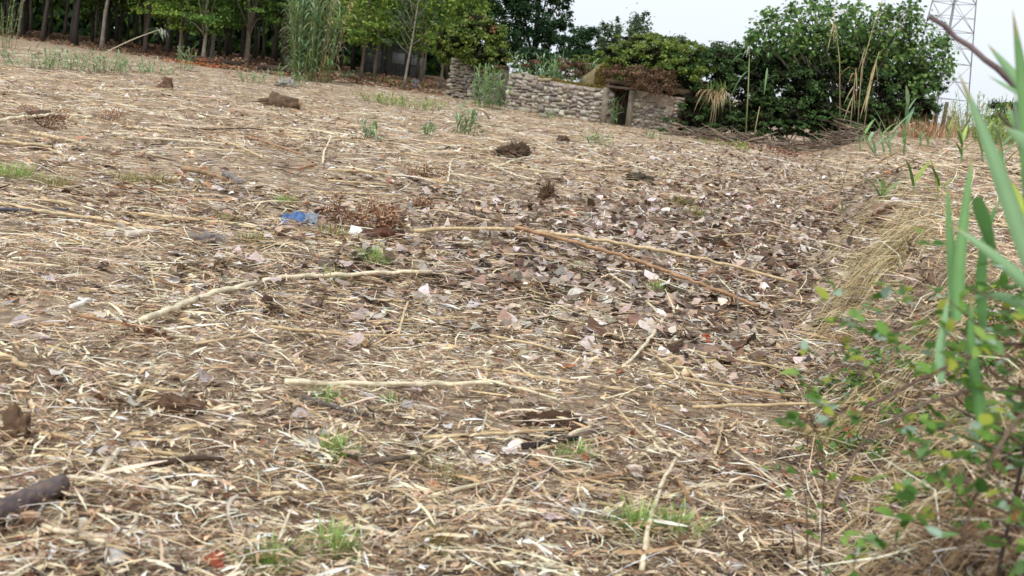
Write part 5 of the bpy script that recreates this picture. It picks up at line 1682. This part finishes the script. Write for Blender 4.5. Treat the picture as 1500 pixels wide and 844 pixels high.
def bramble(label, root, stems, nleaf, size, seed, r=.0035, colr=S(104, 84, 70), spread=.035):
    """arching stems through photo points at a given distance, leaves in threes along them"""
    rg = np.random.default_rng(seed)
    root = np.array(root)
    t = thing('bramble', label, 'bramble', root, 0, 'brambles in the right foreground')
    for st_ in stems:
        pts = np.array([np.zeros(3)] + [P(px, py, d) - root for px, py, d in st_])
        seg = np.r_[0, np.cumsum(np.linalg.norm(np.diff(pts, axis=0), axis=1))]; k = np.linspace(0, seg[-1], 22)
        q = np.stack([np.interp(k, seg, pts[:, i]) for i in range(3)], -1)
        for _ in range(3): q[1:-1] = (q[:-2] + 2 * q[1:-1] + q[2:]) / 4
        V, F = tube(q, np.linspace(r, r * .4, 22), 7, True, .06, rg)
        MB().add(V, F, colr).build('stem', M['bark'], t, True)
        for j in range(nleaf):
            p = q[int(rg.uniform(7, 22))] + rg.normal(0, spread, 3)
            a0 = rg.uniform(0, 6.28)
            for m in range(3):
                o = bpy.data.objects.new('leaf', LMESH[rg.integers(0, 8) if rg.random() > .025 else 8]); COL.objects.link(o); o.parent = t
                o.location = p; s = size * rg.uniform(.6, 1.25); o.scale = (s, s, s)
                o.rotation_euler = (rg.normal(.3, .45), rg.normal(0, .45), a0 + (m - 1) * 1.3 + rg.normal(0, .3))


bramble('bramble sprays reaching left over the foot of the bank', on(1.6, 2.75), [[(1480, 520, 2.5), (1400, 470, 2.5), (1300, 490, 2.5), (1210, 505, 2.5)], [(1470, 560, 2.5), (1380, 500, 2.5), (1290, 470, 2.55), (1220, 470, 2.55)], [(1440, 540, 2.6), (1360, 455, 2.6), (1280, 500, 2.6), (1230, 560, 2.6)]], 26, .037, 971, spread=.06)
bramble('bramble spray hanging lowest towards the straw', on(1.5, 2.75), [[(1330, 560, 2.5), (1240, 520, 2.5), (1165, 560, 2.45), (1190, 620, 2.45)], [(1300, 600, 2.5), (1220, 600, 2.5), (1180, 640, 2.5)]], 16, .037, 972, spread=.04)
bramble('dense bramble leaves at the right edge of the picture', on(1.6, 2.6), [[(1500, 480, 2.3), (1470, 440, 2.3), (1420, 420, 2.3)], [(1510, 560, 2.3), (1460, 500, 2.3), (1390, 440, 2.3)], [(1520, 500, 2.4), (1500, 420, 2.4), (1480, 380, 2.4)], [(1500, 660, 2.3), (1440, 600, 2.3), (1400, 560, 2.35)], [(1500, 600, 2.3), (1480, 540, 2.3), (1440, 480, 2.3)]], 20, .038, 973, spread=.06)
bramble('broad leaved bramble in the lower right', on(1.4, 2.35), [[(1360, 700, 2.2), (1330, 640, 2.2), (1300, 620, 2.2)], [(1400, 740, 2.2), (1390, 680, 2.2), (1370, 650, 2.2)], [(1310, 760, 2.25), (1290, 720, 2.25), (1280, 690, 2.3)], [(1450, 720, 2.2), (1470, 680, 2.2), (1490, 640, 2.2)]], 9, .042, 974, spread=.05)
bramble('low bramble runner at the bottom right edge', on(1.0, 2.35), [[(1240, 800, 2.3), (1270, 815, 2.3), (1330, 800, 2.3)], [(1300, 830, 2.25), (1350, 820, 2.25), (1390, 815, 2.25)]], 8, .038, 975)
bramble('thin bramble with red tinted leaves below the sprays', on(.95, 2.9), [[(1180, 690, 2.8), (1150, 660, 2.8), (1120, 690, 2.8)], [(1210, 640, 2.8), (1180, 600, 2.8), (1150, 600, 2.8)]], 9, .024, 976)


def dead_stems():
    for lab, px, d, r, col in [
        ('dark bare stem slanting through the bramble', [(1264, 600), (1320, 570), (1390, 535), (1520, 480)], 2.3, .0055, S(96, 76, 68)),
        ('grey bare stem arching below the dark one', [(1222, 742), (1240, 660), (1300, 612), (1390, 575), (1520, 560)], 2.35, .0045, S(116, 98, 88)),
        ('brown bare stem rising at the right edge', [(1408, 800), (1425, 720), (1470, 640), (1530, 560)], 2.2, .005, S(112, 92, 80)),
        ('thin dark stem crossing the reed leaves', [(1460, 165), (1480, 188), (1530, 225)], 2.6, .004, S(74, 64, 60))]:
        q = np.array([P(x, y, d) for x, y in px]); end = q[-1]; rootp = on(end[0] + .1, end[1] + .05, -.03)
        pts = np.concatenate([q, [(end + rootp) / 2 + [.05, 0, 0], rootp]]) - rootp
        seg = np.r_[0, np.cumsum(np.linalg.norm(np.diff(pts, axis=0), axis=1))]; k = np.linspace(0, seg[-1], 26)
        c = np.stack([np.interp(k, seg, pts[:, i]) for i in range(3)], -1)
        for _ in range(3): c[1:-1] = (c[:-2] + 2 * c[1:-1] + c[2:]) / 4
        V, F = tube(c, np.linspace(r * .7, r * 1.3, 26), 8, True, .1, rgb)
        tag(MB().add(V, F, col).build('bare_stem', M['bark'], None, True, rootp), lab, 'stem')
dead_stems()


def bank_bramble(label, px, py, n, L, size, seed):
    rg = np.random.default_rng(seed); g = G(px, py)
    t = thing('bramble', label, 'bramble', g, 0, 'brambles on the bank')
    for i in range(n):
        a = rg.uniform(0, 6.28); q = rg.normal(0, .07, 2)
        s = np.array([q[0], q[1], float(H(g[0] + q[0], g[1] + q[1])) - g[2] - .01])
        e = s + np.array([math.cos(a) * L * rg.uniform(.3, .9) - .05, math.sin(a) * L * .5, L * rg.uniform(.1, .6)])
        k = np.linspace(0, 1, 9)[:, None]
        c = s + (e - s) * k + np.array([0, 0, L * .35]) * np.sin(k * math.pi)
        V, F = tube(c, np.linspace(.0028, .0012, 9), 6); MB().add(V, F, pal([S(104, 84, 68), S(86, 66, 58), S(120, 112, 74)], 1, rg)[0]).build('stem', M['bark'], t, True)
        for j in range(6):
            p = c[int(rg.integers(2, 9))] + rg.normal(0, .012, 3); a0 = rg.uniform(0, 6.28); dead = rg.random() < .08
            for m in range(3):
                o = bpy.data.objects.new('leaf', LMESH[8 if dead else int(rg.integers(0, 8))]); COL.objects.link(o); o.parent = t
                o.location = p; sc_ = size * rg.uniform(.6, 1.2); o.scale = (sc_,) * 3
                o.rotation_euler = (rg.normal(.1, .45), rg.normal(0, .45), a0 + (m - 1) * 1.25 + rg.normal(0, .25))


for i, (px, py, n, L, lab) in enumerate([
    (1270, 560, 7, .22, 'leafy bramble at the foot of the bank beside the hanging grass'), (1350, 540, 9, .25, 'leafy bramble in the middle of the right bank'),
    (1430, 520, 10, .28, 'leafy bramble under the broad reed leaves'), (1480, 580, 10, .25, 'dense bramble on the bank at the right edge'),
    (1320, 650, 7, .2, 'bramble below the dark slanting stem'), (1410, 650, 8, .2, 'bramble with broad leaves right of the grey arching stem'),
    (1240, 680, 6, .18, 'small bramble at the bottom foot of the bank'), (1470, 720, 8, .2, 'bramble above the large corner cane'),
    (1330, 800, 6, .15, 'low bramble at the bottom edge'), (1200, 590, 6, .2, 'outermost bramble reaching onto the straw'), (1490, 490, 9, .25, 'bramble at the right edge beneath the tall blades')]):
    bank_bramble(lab, px, py, n, L, .042, 980 + i)
